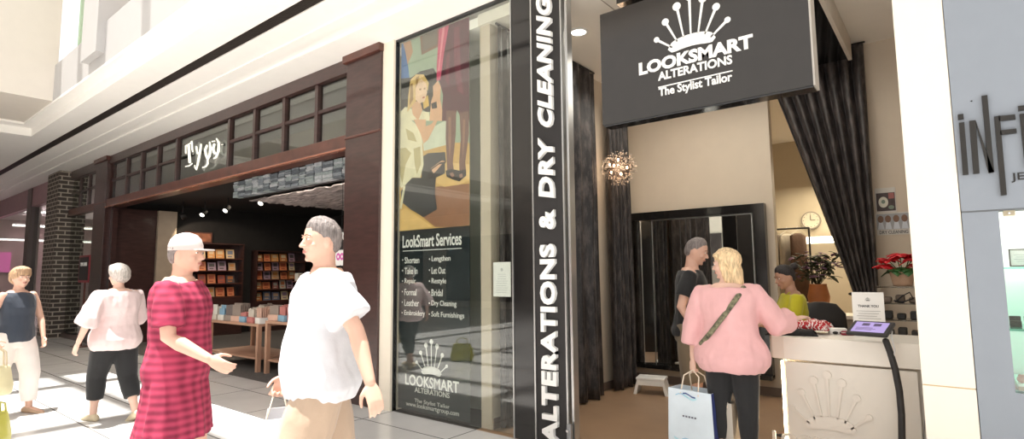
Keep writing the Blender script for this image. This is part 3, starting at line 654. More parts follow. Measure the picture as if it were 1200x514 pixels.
def leaf(bm, c, d, L_, W, mi=0):
    d = d.normalized(); u, v = frame(d); prev = None; s0 = u
    for k in range(6):
        t = k / 5; w_ = W * math.sin(PI * min(1, .08 + t * .92)) * (1 - .2 * t); p = c + d * L_ * t - V(0, 0, .35 * L_ * t * t)
        cur = [bm.verts.new(p - s0 * w_), bm.verts.new(p + v * .006), bm.verts.new(p + s0 * w_)]
        if prev:
            for q in range(2): f = bm.faces.new((prev[q], prev[q + 1], cur[q + 1], cur[q])); f.material_index = mi
        prev = cur
def leaves(name, cols, parent, cnt, centers, Lr, W, up):
    bm = bmesh.new()
    for k in range(cnt):
        c = centers[k % len(centers)]; a_ = random.uniform(0, 2 * PI); leaf(bm, Vector(c), V(math.cos(a_), math.sin(a_), random.uniform(*up)), random.uniform(*Lr), W)
    o = obj(name, bm, cols, parent, True); s = o.modifiers.new('s', 'SOLIDIFY'); s.thickness = .001; return o
leaves('red_bracts', mat('bract_red', (.62, .012, .02), .5, var=.25, scale=20), pf, 130, [(-.09, -.03, .22), (.0, -.05, .26), (.08, -.02, .22), (-.03, .05, .25), (.06, .05, .25), (-.12, 0, .17), (.12, -.03, .17)], (.065, .10), .036, (-.2, .5))
leaves('green_leaves', mat('leaf_green', (.035, .13, .03), .4, var=.3, scale=15), pf, 34, [(-.05, -.02, .14), (.05, -.03, .14), (0, .04, .15)], (.08, .12), .04, (-.3, .25))
bm = bmesh.new()
for c in ((-.09, -.03, .22), (.0, -.05, .26), (.08, -.02, .22), (-.03, .05, .25), (.06, .05, .25)): tube(bm, [(0, 0, .10), (c[0] * .6, c[1] * .6, .17), c], .004, 6)
obj('stems', bm, MATS['leaf_green'], pf, True)
def wallposter(label, u0, v0, u1, v1, y, painter):
    a = at(u0, v0, y=y); b_ = at(u1, v1, y=y); r = thing('wall_poster', label, 'poster', ((a.x + b_.x) / 2, y, b_.z)); W, H_ = b_.x - a.x, a.z - b_.z
    pbox('sheet', -W / 2, 0, 0, W / 2, .004, H_, mat('poster_paper', (.62, .60, .56), .5), r)
    bm = bmesh.new(); ms = painter(bm, W, H_); obj('picture', bm, ms, r)
def disc(bm, x, z, rx, rz, y, mi): prism(bm, [(x + rx * math.cos(t * PI / 12), z + rz * math.sin(t * PI / 12)) for t in range(24)], y, y + .0006, mi)
def p1(bm, W, H_):
    box(bm, -W * .46, -.001, H_ * .06, W * .46, 0, H_ * .80, 0); disc(bm, -.12 * W, .42 * H_, .24 * W, .22 * H_, -.002, 1); disc(bm, -.12 * W, .44 * H_, .10 * W, .08 * H_, -.003, 2)
    box(bm, .15 * W, -.002, .55 * H_, .42 * W, -.001, .78 * H_, 3); disc(bm, .25 * W, .2 * H_, .14 * W, .08 * H_, -.002, 2); text_bm('SEWING', -.35 * W, .35 * W, .85 * H_, .93 * H_, 0, .001, out=bm) if False else None
    return [mat('pic_dark', (.06, .04, .04), .5, var=.4, scale=30), mat('pic_cream', (.72, .70, .60), .5), mat('pic_green', (.2, .26, .2), .5), mat('pic_rose', (.35, .12, .11), .5)]
def p2(bm, W, H_):
    box(bm, -W * .48, -.001, .25 * H_, W * .48, 0, H_ * .95, 1)
    for k, x in enumerate((-.36, -.14, .10, .34)): disc(bm, x * W, .72 * H_, .09 * W, .16 * H_, -.003, 0); prism(bm, [((x - .1) * W, .26 * H_), ((x + .1) * W, .26 * H_), ((x + .05) * W, .62 * H_), ((x - .05) * W, .62 * H_)], -.002, -.001, 2)
    text_bm('DRY CLEANING', -.42 * W, .42 * W, .05 * H_, .2 * H_, -.0, .001, out=bm, offset=.02)
    for f in bm.faces:
        if max(v.co.z for v in f.verts) < .23 * H_: f.material_index = 3
    return [mat('pic_brown', (.20, .11, .07), .5, var=.3), mat('pic_grey', (.35, .36, .38), .5), mat('pic_shirt', (.62, .66, .72), .5), mat('pic_ink', (.08, .08, .09), .5)]
wallposter('small square poster with a round white motif on the cream wall', 1025, 221, 1051, 248, YB - .006, p1)
wallposter('wide dry cleaning poster of heads and shirts above the poinsettia', 1026, 250, 1068, 274, YB - .006, p2)

# ------------------------------------------------------------------ back room seen through the opening
ck = thing('wall_clock', 'round wall clock on the back room wall', 'clock', tuple(at(950, 258, y=10.44)))
bm = bmesh.new(); prism(bm, [(.15 * math.cos(t * PI / 16), .15 * math.sin(t * PI / 16)) for t in range(32)], 0, .05); obj('case', bm, mat('clock_grey', (.25, .22, .19), .4), ck)
bm = bmesh.new(); prism(bm, [(.13 * math.cos(t * PI / 16), .13 * math.sin(t * PI / 16)) for t in range(32)], -.004, 0); obj('dial', bm, mat('clock_dial', (.6, .55, .45), .4), ck)
bm = bmesh.new(); box(bm, -.005, -.01, 0, .005, -.006, .09); box(bm, 0, -.01, -.004, .07, -.006, .004)
for t in range(12): a_ = t * PI / 6; box(bm, .11 * math.cos(a_) - .005, -.008, .11 * math.sin(a_) - .005, .11 * math.cos(a_) + .005, -.004, .11 * math.sin(a_) + .005)
obj('hands', bm, blackm, ck)
a = at(962, 281, y=10.3); tl = thing('tube_light', 'bright fluorescent tube light on the back room wall', 'light', tuple(a))
bm = bmesh.new(); tube(bm, [(-.5, 0, 0), (.75, 0, 0)], .05, 12); obj('tube', bm, mat('tube_glow', (1, .95, .85), .5, emit=7, ecol=(1, .9, .7), var=0), tl, True)
bm = bmesh.new(); box(bm, -.55, .03, -.04, .8, .08, .06); obj('fitting', bm, white, tl)
a = at(922, 268, y=8.6); rk = thing('clothes_rail', 'metal clothes rail in the back room', 'rail', (a.x, 8.6, 0))
bm = bmesh.new(); tube(bm, [(-.5, 0, a.z), (.28, 0, a.z)], .013); obj('rail', bm, blackm, rk, True)
for x in (-.5, .28): bm = bmesh.new(); tube(bm, [(x, 0, .02), (x, 0, a.z)], .013); obj('post', bm, blackm, rk, True)
bm = bmesh.new()
for x in (-.5, .28): box(bm, x - .02, -.25, 0, x + .02, .25, .03)
obj('foot', bm, blackm, rk)
def garment(x, col, label, ln=1.0):
    g_ = thing('hanging_garment', label, 'clothing', (rk.location.x + x, 8.6, a.z - .02), math.radians(70), 'garments on the back room rail')
    bm = bmesh.new(); tube(bm, [(0, 0, .01), (.02, 0, .04), (0, 0, .05), (-.02, 0, .03)], .003, 5); tube(bm, [(0, 0, 0), (.17, 0, -.07), (-.17, 0, -.07), (0, 0, 0)], .004, 5); obj('hanger', bm, steel, g_)
    bm = bmesh.new(); loft(bm, [ring(V(0, 0, -.05), V(.06, 0, 0), V(0, .03, 0)), ring(V(0, 0, -.09), V(.19, 0, 0), V(0, .04, 0)), ring(V(0, 0, -.3), V(.18, 0, 0), V(0, .05, 0)), ring(V(0, 0, -ln), V(.21, 0, 0), V(0, .07, 0))])
    obj('garment', bm, mat('garment_' + col[0], col[1], .8, var=.2, bump=.3), g_, True)
for x, c_, l_ in ((-.30, ('brown', (.10, .07, .05)), 'dark brown garment at the left of the back room rail'), (-.16, ('taupe', (.16, .12, .09)), 'taupe garment on the back room rail beside the brown one'), (.0, ('cream', (.55, .50, .42)), 'cream garment in the middle of the back room rail'), (.14, ('rust', (.13, .07, .045)), 'rust brown garment at the right of the back room rail')): garment(x, c_, l_)
bk = thing('work_bench', 'cream work bench in the back room behind the staff', 'bench', (-.98, 8.2, 0))
pbox('bench_top', -.35, -.3, .86, .6, .3, .90, counter_m, bk); pbox('cabinet', -.33, -.28, 0, .58, .28, .86, mat('bench_grey', (.28, .25, .22), .5), bk); pbox('raised_box', .0, -.1, .90, .32, .25, 1.10, counter_m, bk, .01)
vs = thing('flower_arrangement', 'dark mauve flower arrangement in an orange vase in the back room', 'flowers', tuple(at(960, 357, y=8.0)[:2]) + (.905,))
bm = bmesh.new(); lathe(bm, [(.05, 0), (.10, .02), (.13, .22), (.10, .36), (.105, .38), (.09, .375)], n=18); obj('vase', bm, mat('terracotta', (.42, .15, .05), .5, var=.15), vs, True)
leaves('foliage', mat('dark_foliage', (.05, .06, .03), .6, var=.4, scale=20), vs, 170, [(random.gauss(0, .14), random.gauss(0, .09), random.uniform(.40, .78)) for _ in range(60)], (.07, .13), .034, (-.4, .9))
leaves('mauve_blooms', mat('mauve_bloom', (.22, .12, .20), .6, var=.4, scale=20), vs, 120, [(random.gauss(.04, .15), random.gauss(-.02, .09), random.uniform(.45, .8)) for _ in range(40)], (.04, .08), .03, (-.2, .9))
bm = bmesh.new()
for _ in range(26): x_, y_ = random.gauss(0, .13), random.gauss(0, .08); tube(bm, [(0, 0, .34), (x_ * .5, y_ * .5, .5), (x_, y_, random.uniform(.55, .75))], .004, 5)
obj('stems', bm, MATS['dark_foliage'], vs, True)

# ------------------------------------------------------------------ jewellery front (right)
sbox('wall_right_front', .066, D, 1.775, 3.2, D + .12, 4.14, greywall)
sbox('wall_right_side', .066, D, 0, .222, D + .12, 1.765, greywall)
sbox('wall_right_sill', .222, D, 0, 3.2, D + .12, .80, greywall)
sbox('trim_18', .068, D + .005, 1.765, 3.2, D + .11, 1.775, mat('seam_dark', (.15, .16, .17), .5))
sbox('wall_jewellery_back', .23, D + .55, .8, 3.2, D + .6, 1.9, white); sbox('wall_jewellery_side', .20, D + .12, .8, .225, D + .6, 1.9, white)
sbox('ceiling_jewellery', .2, D + .12, 1.88, 3.2, D + .6, 1.92, white)
wn = bmesh.new(); box(wn, .222, D + .03, .80, 3.2, D + .04, 1.765); struct('window_2', wn, glass_clear)
pbx = thing('glass_clip', 'small brushed metal clip at the top corner of the jewellery window', 'fitting', (.24, D - .002, 1.735)); pbox('clip', 0, 0, 0, .05, .03, .03, mat('clip_brass', (.45, .40, .30), .3, metal=.6), pbx, .003)
bm = bmesh.new(); ellipsoid(bm, (.025, -.002, .015), .006, .003, .006); obj('screw', bm, chrome, pbx)
for k, z in enumerate((1.45, 1.115)):
    s_ = bmesh.new(); box(s_, .226, D + .10, z, 2.4, D + .5, z + .012); tag(obj('glass_shelf', s_, glass_shelf), ('upper' if k == 0 else 'lower') + ' green edged glass shelf in the jewellery window', 'shelf', 'glass shelves in the jewellery window')
s_ = thing('display_plinth', 'white display plinth on the floor of the jewellery window', 'plinth', (.24, D + .1, .8)); pbox('block', 0, 0, 0, 2.2, .4, .03, white, s_, .003)
pbox('front_lip', 0, -.006, 0, 2.2, 0, .02, mat('plinth_lip', (.6, .45, .35), .5), s_)
fc = thing('framed_card', 'small black framed card on the upper glass shelf', 'frame', (.325, D + .22, 1.463))
bm = bmesh.new()
for q in ((-.065, 0, .065, .006), (-.065, .094, .065, .10), (-.065, 0, -.059, .10), (.059, 0, .065, .10)): box(bm, q[0], -.01, q[1], q[2], 0, q[3])
obj('frame', bm, blackm, fc); pbox('card', -.06, -.004, .005, .06, 0, .095, white, fc)
bm = bmesh.new()
for k in range(4): box(bm, -.045 + .01 * (k % 2), -.006, .065 - k * .012, .045 - .01 * k, -.0045, .067 - k * .012)
obj('printed_lines', bm, MATS['print_grey'], fc)
for k in range(3):
    r_ = thing('ring_box', ('leftmost black ring box on the lower glass shelf', 'second black ring box on the lower glass shelf', 'third black ring box on the lower glass shelf')[k], 'jewellery box', (.262 + k * .062, D + .22, 1.128), 0, 'black ring boxes on the lower shelf')
    pbox('box', -.025, -.02, 0, .025, .02, .035, blackm, r_, .003); pbox('lid', -.025, .015, .033, .025, .022, .06, blackm, r_, .003)
bu = thing('necklace_bust', 'black necklace display bust at the bottom of the jewellery window', 'display bust', (.34, D + .2, .83))
bm = bmesh.new(); loft(bm, [ring(V(0, 0, 0), V(.05, 0, 0), V(0, .03, 0)), ring(V(0, 0, .05), V(.055, 0, 0), V(0, .025, 0)), ring(V(0, 0, .11), V(.02, 0, 0), V(0, .015, 0)), ring(V(0, 0, .15), V(.018, 0, 0), V(0, .015, 0))]); obj('bust', bm, blackm, bu, True)
bm = bmesh.new(); tube(bm, [(.03 * math.cos(t * PI / 8), -.03, .085 + .04 * math.sin(t * PI / 8)) for t in range(8, 17)], .002, 5); obj('necklace', bm, mat('gold', (.8, .5, .2), .2, metal=1), bu, True)
rs = thing('rose_ornament', 'pinkish ornament beside the black bust in the jewellery window', 'ornament', (.262, D + .17, .83)); bm = bmesh.new(); ellipsoid(bm, (0, 0, .02), .022, .02, .02); obj('base', bm, mat('rose_pink', (.6, .3, .25), .4), rs, True)
leaves('petals', MATS['rose_pink'], rs, 18, [(0, 0, .035)], (.02, .03), .01, (.1, .9))
# big black stylised letters on the grey fascia
jl = thing('fascia_lettering', 'tall black stylised letters on the grey jewellery fascia', 'sign', (at(1160, 180, y=D).x, D, at(1160, 180, y=D).z))
def J(pts): return [(1100 + x / 3.43, 90 + y / 3.427) for x, y in pts]
def stroke(nm, polys):
    bm = bmesh.new()
    for P in polys: prism(bm, [(at(u, v, y=D).x, at(u, v, y=D).z) for u, v in J(P)], D - .02, D)
    wpart(nm, bm, mat('letter_black', (.015, .013, .011), .4), jl)
stroke('letter_i', [[(76, 155), (99, 151), (101, 171), (78, 174)], [(81, 187), (103, 184), (120, 393), (97, 395)]])
stroke('letter_n', [[(122, 180), (148, 176), (164, 388), (139, 391)], [(148, 176), (150, 192), (200, 388), (222, 385), (222, 365)] [:3] + [(222, 383), (195, 330)][:1] + [(205, 340)], [(172, 80), (195, 76), (223, 384), (200, 387)]])
stroke('letter_f', [[(222, 163), (245, 158), (273, 474), (250, 478)], [(240, 160), (306, 153), (308, 172), (242, 180)], [(245, 217), (311, 210), (313, 227), (247, 236)]])
stroke('letter_i', [[(318, 120), (346, 117), (348, 135), (320, 139)], [(324, 152), (349, 149), (372, 365), (347, 368)]])
ax = at(1185.5, 214, y=D); bx_ = at(1200, 212, y=D); hz = at(1187, 203, y=D).z - at(1187, 214, y=D).z
wpart('lettering', text_bm('JE', ax.x, bx_.x + .004, ax.z, ax.z + hz, D, .006, offset=.005), MATS['letter_black'], jl)
bm = bmesh.new(); p_ = at(1138.5, 118.5, y=D); ellipsoid(bm, p_ + V(0, -.004, 0), .004, .004, .004, n=6, m=5); wpart('fixing_stud', bm, blackm, jl)

# ------------------------------------------------------------------ stationery shop front
FX0, FX1 = -14.30, -5.655
fr = thing('timber_shopfront', 'long dark timber shopfront with glazed transom grid and wide opening', 'shopfront', (-10, D, 0))
def fp(name, x0, y0, z0, x1, y1, z1, m, bv=.006):
    bm = bmesh.new(); box(bm, x0, y0, z0, x1, y1, z1); o = wpart(name, bm, m, fr); 
    if bv: bevel(o, bv)
    return o
fp('pilaster', -5.66, D - .06, 0, -5.0, D + .35, 4.05, dkwood)
fp('pilaster_cap', -5.70, D - .10, 4.03, -4.99, D + .30, 4.145, dkwood2)
fp('pilaster_band', -5.665, D - .075, 3.08, -4.995, D - .05, 3.11, dkwood2)
fp('pilaster', -15.2, D - .06, 0, -14.42, D + .35, 4.05, dkwood); fp('pilaster_cap', -15.25, D - .10, 4.03, -14.37, D + .3, 4.145, dkwood2)
fp('pilaster_band', -15.21, D - .075, 3.08, -14.41, D - .05, 3.11, dkwood2)
fp('head_beam', -14.45, D - .03, 3.94, -5.65, D + .12, 4.12, dkwood)
fp('transom_beam', -14.45, D - .04, 2.985, -5.65, D + .22, 3.155, dkwood2)
fp('transom_lip', -14.45, D - .07, 2.97, -5.65, D + .0, 2.992, mat('lip_copper', (.35, .14, .09), .25, coat=.4))
mull = [-5.66, -6.39, -7.20, -8.03, -8.84, -10.85, -11.72, -12.56, -13.40, -14.30]
for x in mull[1:-1]: fp('mullion', x - .035, D - .01, 3.15, x + .035, D + .07, 3.95, dkwood, .004)
for a_, b_ in zip(mull, mull[1:]):
    if a_ == -8.84: continue
    fp('glazing_bar', b_ + .03, D, 3.545, a_ - .03, D + .05, 3.59, dkwood, 0)
fp('transom_glass', -14.3, D + .03, 3.155, -5.66, D + .045, 3.94, glass_trans, 0)
fp('transom_backing', -14.3, D + .35, 3.10, -5.66, D + .38, 4.0, mat('transom_dark_green', (.10, .105, .09), .5), 0)
for x0, x1 in ((-17.3, -15.2),):
    fp('head_beam', x0, D - .03, 3.90, x1, D + .1, 4.12, dkwood); fp('transom_beam', x0, D - .04, 2.99, x1, D + .1, 3.15, dkwood2)
    for k in (1, 2): fp('mullion', x0 + k * .7 - .03, D, 3.15, x0 + k * .7 + .03, D + .06, 3.9, dkwood, 0)
    fp('glazing_bar', x0, D, 3.53, x1, D + .05, 3.57, dkwood, 0); fp('display_glass', x0, D + .03, .0, x1, D + .04, 3.9, glass_trans, 0); fp('stall_riser', x0, D - .02, 0, x1, D + .1, .12, dkwood)
# brick pier
sbox('wall_brick_pier', -18.35, D - .26, 0, -17.28, D + .3, 4.15, BRICK)
# shell of the shop
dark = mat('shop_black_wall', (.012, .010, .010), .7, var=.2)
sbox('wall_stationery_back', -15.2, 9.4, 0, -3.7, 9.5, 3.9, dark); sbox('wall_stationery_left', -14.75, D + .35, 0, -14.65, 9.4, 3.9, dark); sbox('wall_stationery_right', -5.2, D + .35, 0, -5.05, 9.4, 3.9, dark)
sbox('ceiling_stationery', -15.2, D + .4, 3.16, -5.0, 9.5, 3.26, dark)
sbox('wall_entry_return', -14.45, D + .06, 0, -14.38, D + .95, 2.98, dkwood)
sbox('trim_19', -14.38, D + .06, 0, -14.28, D + .16, 2.98, dkwood)
sbox('wall_entry_panel', -14.65, D + .96, 0, -14.30, D + 1.35, 2.98, mat('entry_cream_panel', (.42, .33, .25), .4))
# shop name, letters given a weak emission
ty = thing('shop_name_sign', 'white dimensional shop name in old typewriter letters on the transom glass', 'sign', (-9.83, D, 3.55))
def T(pts): return [at(200 + x / 7.34, 140 + y / 7.34, y=D - .03) for x, y in pts]
tylet = mat('name_white', (.95, .93, .82), .4, emit=.45, ecol=(1, .97, .85), var=0)
def tstroke(n, strokes):
    bm = bmesh.new()
    for P, r in strokes: tube(bm, [p - ty.location for p in T(P)], [q * .0052 for q in r] if hasattr(r, '__len__') else r * .0052, 8, flat=1.0)
    obj(n, bm, tylet, ty, True)
tstroke('letter_T', [([(130, 225), (130, 290)], 2.5), ([(182, 190), (185, 250), (190, 275)], [3.5, 3, 2]), ([(130, 225), (155, 212), (182, 195)], 2), ([(155, 225), (160, 300), (165, 365)], 4.6), ([(128, 403), (160, 398), (185, 378)], 2)])
tstroke('letter_y', [([(222, 235), (225, 260), (232, 290)], 3.2), ([(262, 215), (255, 270), (240, 350), (222, 430)], [3, 3.8, 3.8, 2.5]), ([(222, 430), (210, 415), (208, 395)], 2)])
tstroke('letter_p', [([(312, 225), (298, 260), (303, 300), (315, 330)], 3.8), ([(335, 195), (345, 250), (335, 310), (318, 345)], [2.5, 4, 4, 2.5]), ([(318, 345), (320, 380), (300, 405), (275, 412)], [2.5, 3, 2.5, 1.8])])
tstroke('letter_o', [([(375, 215), (366, 245), (372, 280), (382, 290)], 4), ([(395, 165), (415, 200), (412, 270), (390, 325), (370, 335)], [2.5, 4, 4.5, 3, 2]), ([(355, 190), (380, 185)], 1.8), ([(435, 215), (452, 213)], 1.2)])
# bundled-magazine bulkhead and crumpled paper ceiling
mb = thing('magazine_bulkhead', 'bulkhead of bundled grey magazines running across inside the stationery shop', 'bulkhead', (-10.0, 4.62, 2.845))
bm = bmesh.new(); box(bm, 0, .12, -.01, 4.6, .16, .31); obj('backing', bm, blackm, mb)
pg = [mat('paper_grey_%d' % k, c_, .6, var=.35, scale=14, stretch=(1, 1, 8)) for k, c_ in enumerate(((.30, .33, .36), (.58, .60, .62), (.16, .18, .20), (.38, .43, .43)))]
x_ = .02; kk = 0
while x_ < 4.5:
    bm = bmesh.new(); wd = random.uniform(.15, .25); z_ = 0
    while z_ < .27:
        h_ = random.uniform(.012, .05); dx = random.uniform(-.006, .006); dy = random.uniform(-.012, .012); mi = random.randrange(4)
        box(bm, x_ + dx, dy, z_, x_ + wd + dx, .12, z_ + h_ - .003, mi); z_ += h_
    obj('magazine_bundle', bm, pg, mb); x_ += wd + .025; kk += 1
bm = bmesh.new(); nu, nv = 110, 60; g = []
for j in range(nv + 1):
    g.append([bm.verts.new((-9.75 + 4.5 * i / nu, 4.80 + 2.75 * j / nv, 2.80 + .035 * noise.noise(V(i * .16, j * .55, 2)) + .02 * noise.noise(V(i * .5, j * 1.3, 5)))) for i in range(nu + 1)])
for a_, b_ in zip(g, g[1:]):
    for i in range(nu): bm.faces.new((a_[i], a_[i + 1], b_[i + 1], b_[i]))
o = obj('crumpled_paper_panel', bm, mat('crumpled_paper', (.42, .35, .33), .7, var=.6, scale=3, stretch=(.8, 6, 1)), None, True); tag(o, 'crumpled grey paper ceiling panel inside the stationery shop', 'panel'); s = o.modifiers.new('s', 'SOLIDIFY'); s.thickness = .01
# track spots
def spot(u, v, y, lbl, lit=True, aim=(.3, -.6, -.8)):
    p = at(u, v, y=y); r = thing('track_spotlight', lbl, 'spotlight', tuple(p), 0, 'black track spotlights in the stationery shop'); a_ = Vector(aim).normalized()
    bm = bmesh.new(); tube(bm, [V(0, 0, .06), V(0, 0, 3.16 - p.z if y > 7.6 or p.x < -9.9 else max(.08, 2.80 - p.z))], .012, 8, False); obj('stem', bm, blackm, r, True)
    bm = bmesh.new(); tube(bm, [-a_ * .03 + V(0, 0, .04), a_ * .11 + V(0, 0, .04)], .055, 14, False); obj('can', bm, blackm, r, True)
    bm = bmesh.new(); tube(bm, [a_ * .108 + V(0, 0, .04), a_ * .118 + V(0, 0, .04)], .046, 14, False); obj('lamp', bm, lamp_glow if lit else blackm, r, True)
    if lit:
        l = bpy.data.lights.new('spot', 'SPOT'); l.energy = 45; l.color = (1, .82, .6); l.spot_size = 1.4; l.shadow_soft_size = .05; q = bpy.data.objects.new('spot', l); C.objects.link(q); q.location = p + a_ * .14 + V(0, 0, .04); q.rotation_euler = a_.to_track_quat('-Z', 'Y').to_euler()
spot(308, 236, 5.6, 'largest lit black spotlight under the paper ceiling'); spot(267, 245, 5.6, 'lit black spotlight left of the paper ceiling edge', True, (.3, -.7, -.8)); spot(240, 250, 5.5, 'lit black spotlight second from the left in the dark shop', True, (.3, -.7, -.8))
spot(214, 254, 5.2, 'leftmost small spotlight in the dark shop ceiling', True, (-.6, .6, -.6)); spot(319, 261, 8.2, 'far glowing spotlight low behind the paper ceiling', True, (.3, -.6, -.5)); spot(357, 224, 5.2, 'unlit black spotlight beneath the magazine bulkhead', False)
spot(296, 252, 7.4, 'dim far spotlight right of the two lit ones', False)
# bookshelves on the left wall with face-out books
covers = [(.62, .22, .07), (.75, .33, .10), (.68, .45, .28), (.85, .70, .45), (.55, .12, .06), (.80, .28, .12), (.45, .30, .38), (.20, .22, .30), (.72, .52, .30), (.12, .10, .10), (.66, .60, .50), (.35, .12, .10)]
ORD_ = ['first', 'second', 'third', 'fourth', 'fifth', 'sixth', 'seventh', 'eighth']
COLN = ['orange', 'amber', 'tan', 'cream', 'dark red', 'bright orange', 'mauve', 'navy', 'ochre', 'black', 'beige', 'maroon']
def book(x, y, z, wd, h, t, k, label, group, rx=0.0, face='x', rz=0):
    r = thing('book', label, 'book', (x, y, z), rz, group); c_ = covers[k % len(covers)]
    bm = bmesh.new(); box(bm, 0, -wd / 2, 0, t, wd / 2, h); xform(bm, Matrix.Rotation(-rx, 4, 'Y')); obj('cover', bm, mat('cover_%d' % (k % len(covers)), c_, .4, var=.1), r)
    bm = bmesh.new(); c2 = covers[(k * 5 + 3) % len(covers)]; box(bm, t, -wd * .32, h * .45, t + .001, wd * .32, h * .85); box(bm, t, -wd * .3, h * .15, t + .001, wd * .2, h * .28); xform(bm, Matrix.Rotation(-rx, 4, 'Y')); obj('cover_art', bm, mat('cover_%d' % (k % 12 if False else (k * 5 + 3) % len(covers)), c2, .4, var=.1), r)
    return r
for si, (ya, yb, zs, tpz) in enumerate(((5.42, 6.95, (.95, 1.28, 1.60, 1.90), 2.25), (7.35, 8.7, (.8, 1.10, 1.36, 1.60, 1.84), 2.1))):
    u_ = thing('bookshelf', ('tall timber bookshelf with face-out books on the dark left wall', 'narrower timber bookshelf deeper in the dark shop')[si], 'bookshelf', (-14.64, ya, 0))
    L_ = yb - ya
    for z in zs: pbox('shelf_board', 0, 0, z - .02, .30, L_, z, dkwood2, u_)
    pbox('side_panel', 0, -.03, 0, .3, 0, tpz, dkwood, u_); pbox('side_panel', 0, L_, 0, .3, L_ + .03, tpz, dkwood, u_); pbox('back_panel', 0, 0, 0, .01, L_, tpz, dkwood, u_); pbox('top_board', 0, -.03, tpz, .32, L_ + .03, tpz + .03, dkwood, u_); pbox('base_cabinet', 0, 0, 0, .3, L_, zs[0] - .02, dkwood, u_)
    n_ = 0
    for j, z in enumerate(zs):
        y_ = ya + .13; q_n = -1
        while y_ < yb - .12:
            wd = random.uniform(.16, .21); h = random.uniform(.19, .24); k = random.randrange(12) if j < 2 else random.choice((0, 1, 2, 3, 5, 6, 8)); n_ += 1; q_n += 1
            book(-14.52, y_, z + .002, wd, h, .02, k, '%s face-out book, %s from the left in the %s row of the %s bookshelf' % (COLN[k], ORD_[q_n], ('fifth', 'fourth', 'third', 'second', 'top')[j + (5 - len(zs))], ('left', 'deeper')[si]), 'face-out books on the %s bookshelf row %s' % (('left', 'deeper')[si], ('e', 'd', 'c', 'b', 'a')[j + (5 - len(zs))]), .2); y_ += wd + .05
a = at(241, 289, x=-14.62); pw = thing('wall_picture', 'reddish picture leaning above the left bookshelf', 'picture', (-14.60, 5.95, 2.29)); pbox('frame', 0, -.32, 0, .02, .32, .26, dkwood2, pw); pbox('print', .02, -.29, .03, .022, .29, .23, mat('print_brown', (.30, .11, .06), .5, var=.4, scale=10), pw)
# red sign by the entry pilaster
rs_ = thing('shop_notice_stand', 'dark red framed notice stand against the left timber pilaster', 'sign stand', (-14.6, D - .30, 0))
pbox('post', -.02, .0, 0, .02, .03, 1.6, dkwood2, rs_); pbox('base', -.2, -.12, 0, .2, .12, .02, dkwood2, rs_); pbox('frame', -.35, -.02, 1.35, .35, .0, 1.93, mat('notice_red', (.22, .02, .03), .4), rs_); pbox('board', -.31, -.024, 1.40, .31, -.02, 1.89, blackm, rs_)
obj('lettering', text_bm('TYPO LIVES', -.25, .22, 1.70, 1.78, -.024, .004, offset=.03), letter_white, rs_)
# signs inside the opening near the right pilaster
sg = thing('sale_sign', 'small black hanging sale sign with seventy percent beside the right pilaster', 'sign', (-6.02, 4.5, 1.62)); sg.location = at(400, 291, y=4.42)
pbox('board', -.10, 0, -.02, .13, .006, .26, blackm, sg); obj('lettering', text_bm('70', -.03, .08, .11, .22, 0, .003, offset=.03), letter_white, sg); bm = bmesh.new(); tube(bm, [(0, .003, .26), (0, .003, 2.83 - sg.location.z)], .003, 5); obj('cord', bm, blackm, sg)
sg2 = thing('picture_card', 'white card with two pink round faces beside the right pilaster', 'sign', tuple(at(399, 311, y=4.42))); pbox('card', -.12, 0, 0, .12, .006, .22, white, sg2)
bm = bmesh.new(); 
for x in (-.055, .03): disc(bm, x, .12, .045, .05, -.001, 0); disc(bm, x, .12, .018, .02, -.002, 1)
obj('picture', bm, [mat('card_pink', (.65, .12, .42), .5), white], sg2); bm = bmesh.new(); tube(bm, [(0, .003, -1.2 * 0 - sg2.location.z + .02), (0, .003, 0)], .01, 6); obj('post', bm, blackm, sg2); pbox('foot', -.12, -.1, -sg2.location.z, .12, .1, -sg2.location.z + .02, blackm, sg2)

# display tables with paper goods in the opening
def display_table(label, x, y, L_, W, h, m):
    r = thing('display_table', label, 'table', (x, y, 0)); pbox('table_top', -L_ / 2, -W / 2, h - .04, L_ / 2, W / 2, h, m, r, .004)
    for sx_ in (-1, 1):
        for sy_ in (-1, 1): pbox('leg', sx_ * (L_ / 2 - .03) - .03, sy_ * (W / 2 - .03) - .03, 0, sx_ * (L_ / 2 - .03) + .03, sy_ * (W / 2 - .03) + .03, h - .04, m, r)
    pbox('lower_shelf', -L_ / 2 + .03, -W / 2 + .03, .18, L_ / 2 - .03, W / 2 - .03, .21, m, r); return r
tabm = mat('table_peach', (.52, .30, .20), .5, var=.08)
display_table('low peach display table heaped with paper goods in the shop opening', -9.2, 4.72, 1.7, .8, .72, tabm)
display_table('second peach display table nearer the right pilaster of the shop', -7.4, 4.75, 1.6, .8, .78, tabm)
pal = [(.62, .55, .46), (.75, .70, .62), (.30, .24, .20), (.66, .42, .32), (.25, .42, .55), (.55, .20, .18), (.80, .78, .74), (.16, .13, .12)]
def goods(x, y, z, k, label, grp):
    r = thing('paper_goods_box', label, 'box', (x, y, z), random.uniform(-.2, .2), grp); w_, h_ = random.uniform(.14, .24), random.uniform(.12, .28)
    pbox('tray', -w_ / 2, -.11, 0, w_ / 2, .11, .09, mat('goods_%d' % (k % 8), pal[k % 8], .6, var=.1), r)
    bm = bmesh.new()
    for q in range(6): zz = h_ * random.uniform(.85, 1.1); box(bm, -w_ / 2 + .01, -.09 + q * .031, .02, w_ / 2 - .01, -.075 + q * .031, zz)
    obj('cards', bm, mat('goods_%d' % ((k * 3 + 1) % 8), pal[(k * 3 + 1) % 8], .6, var=.1), r)
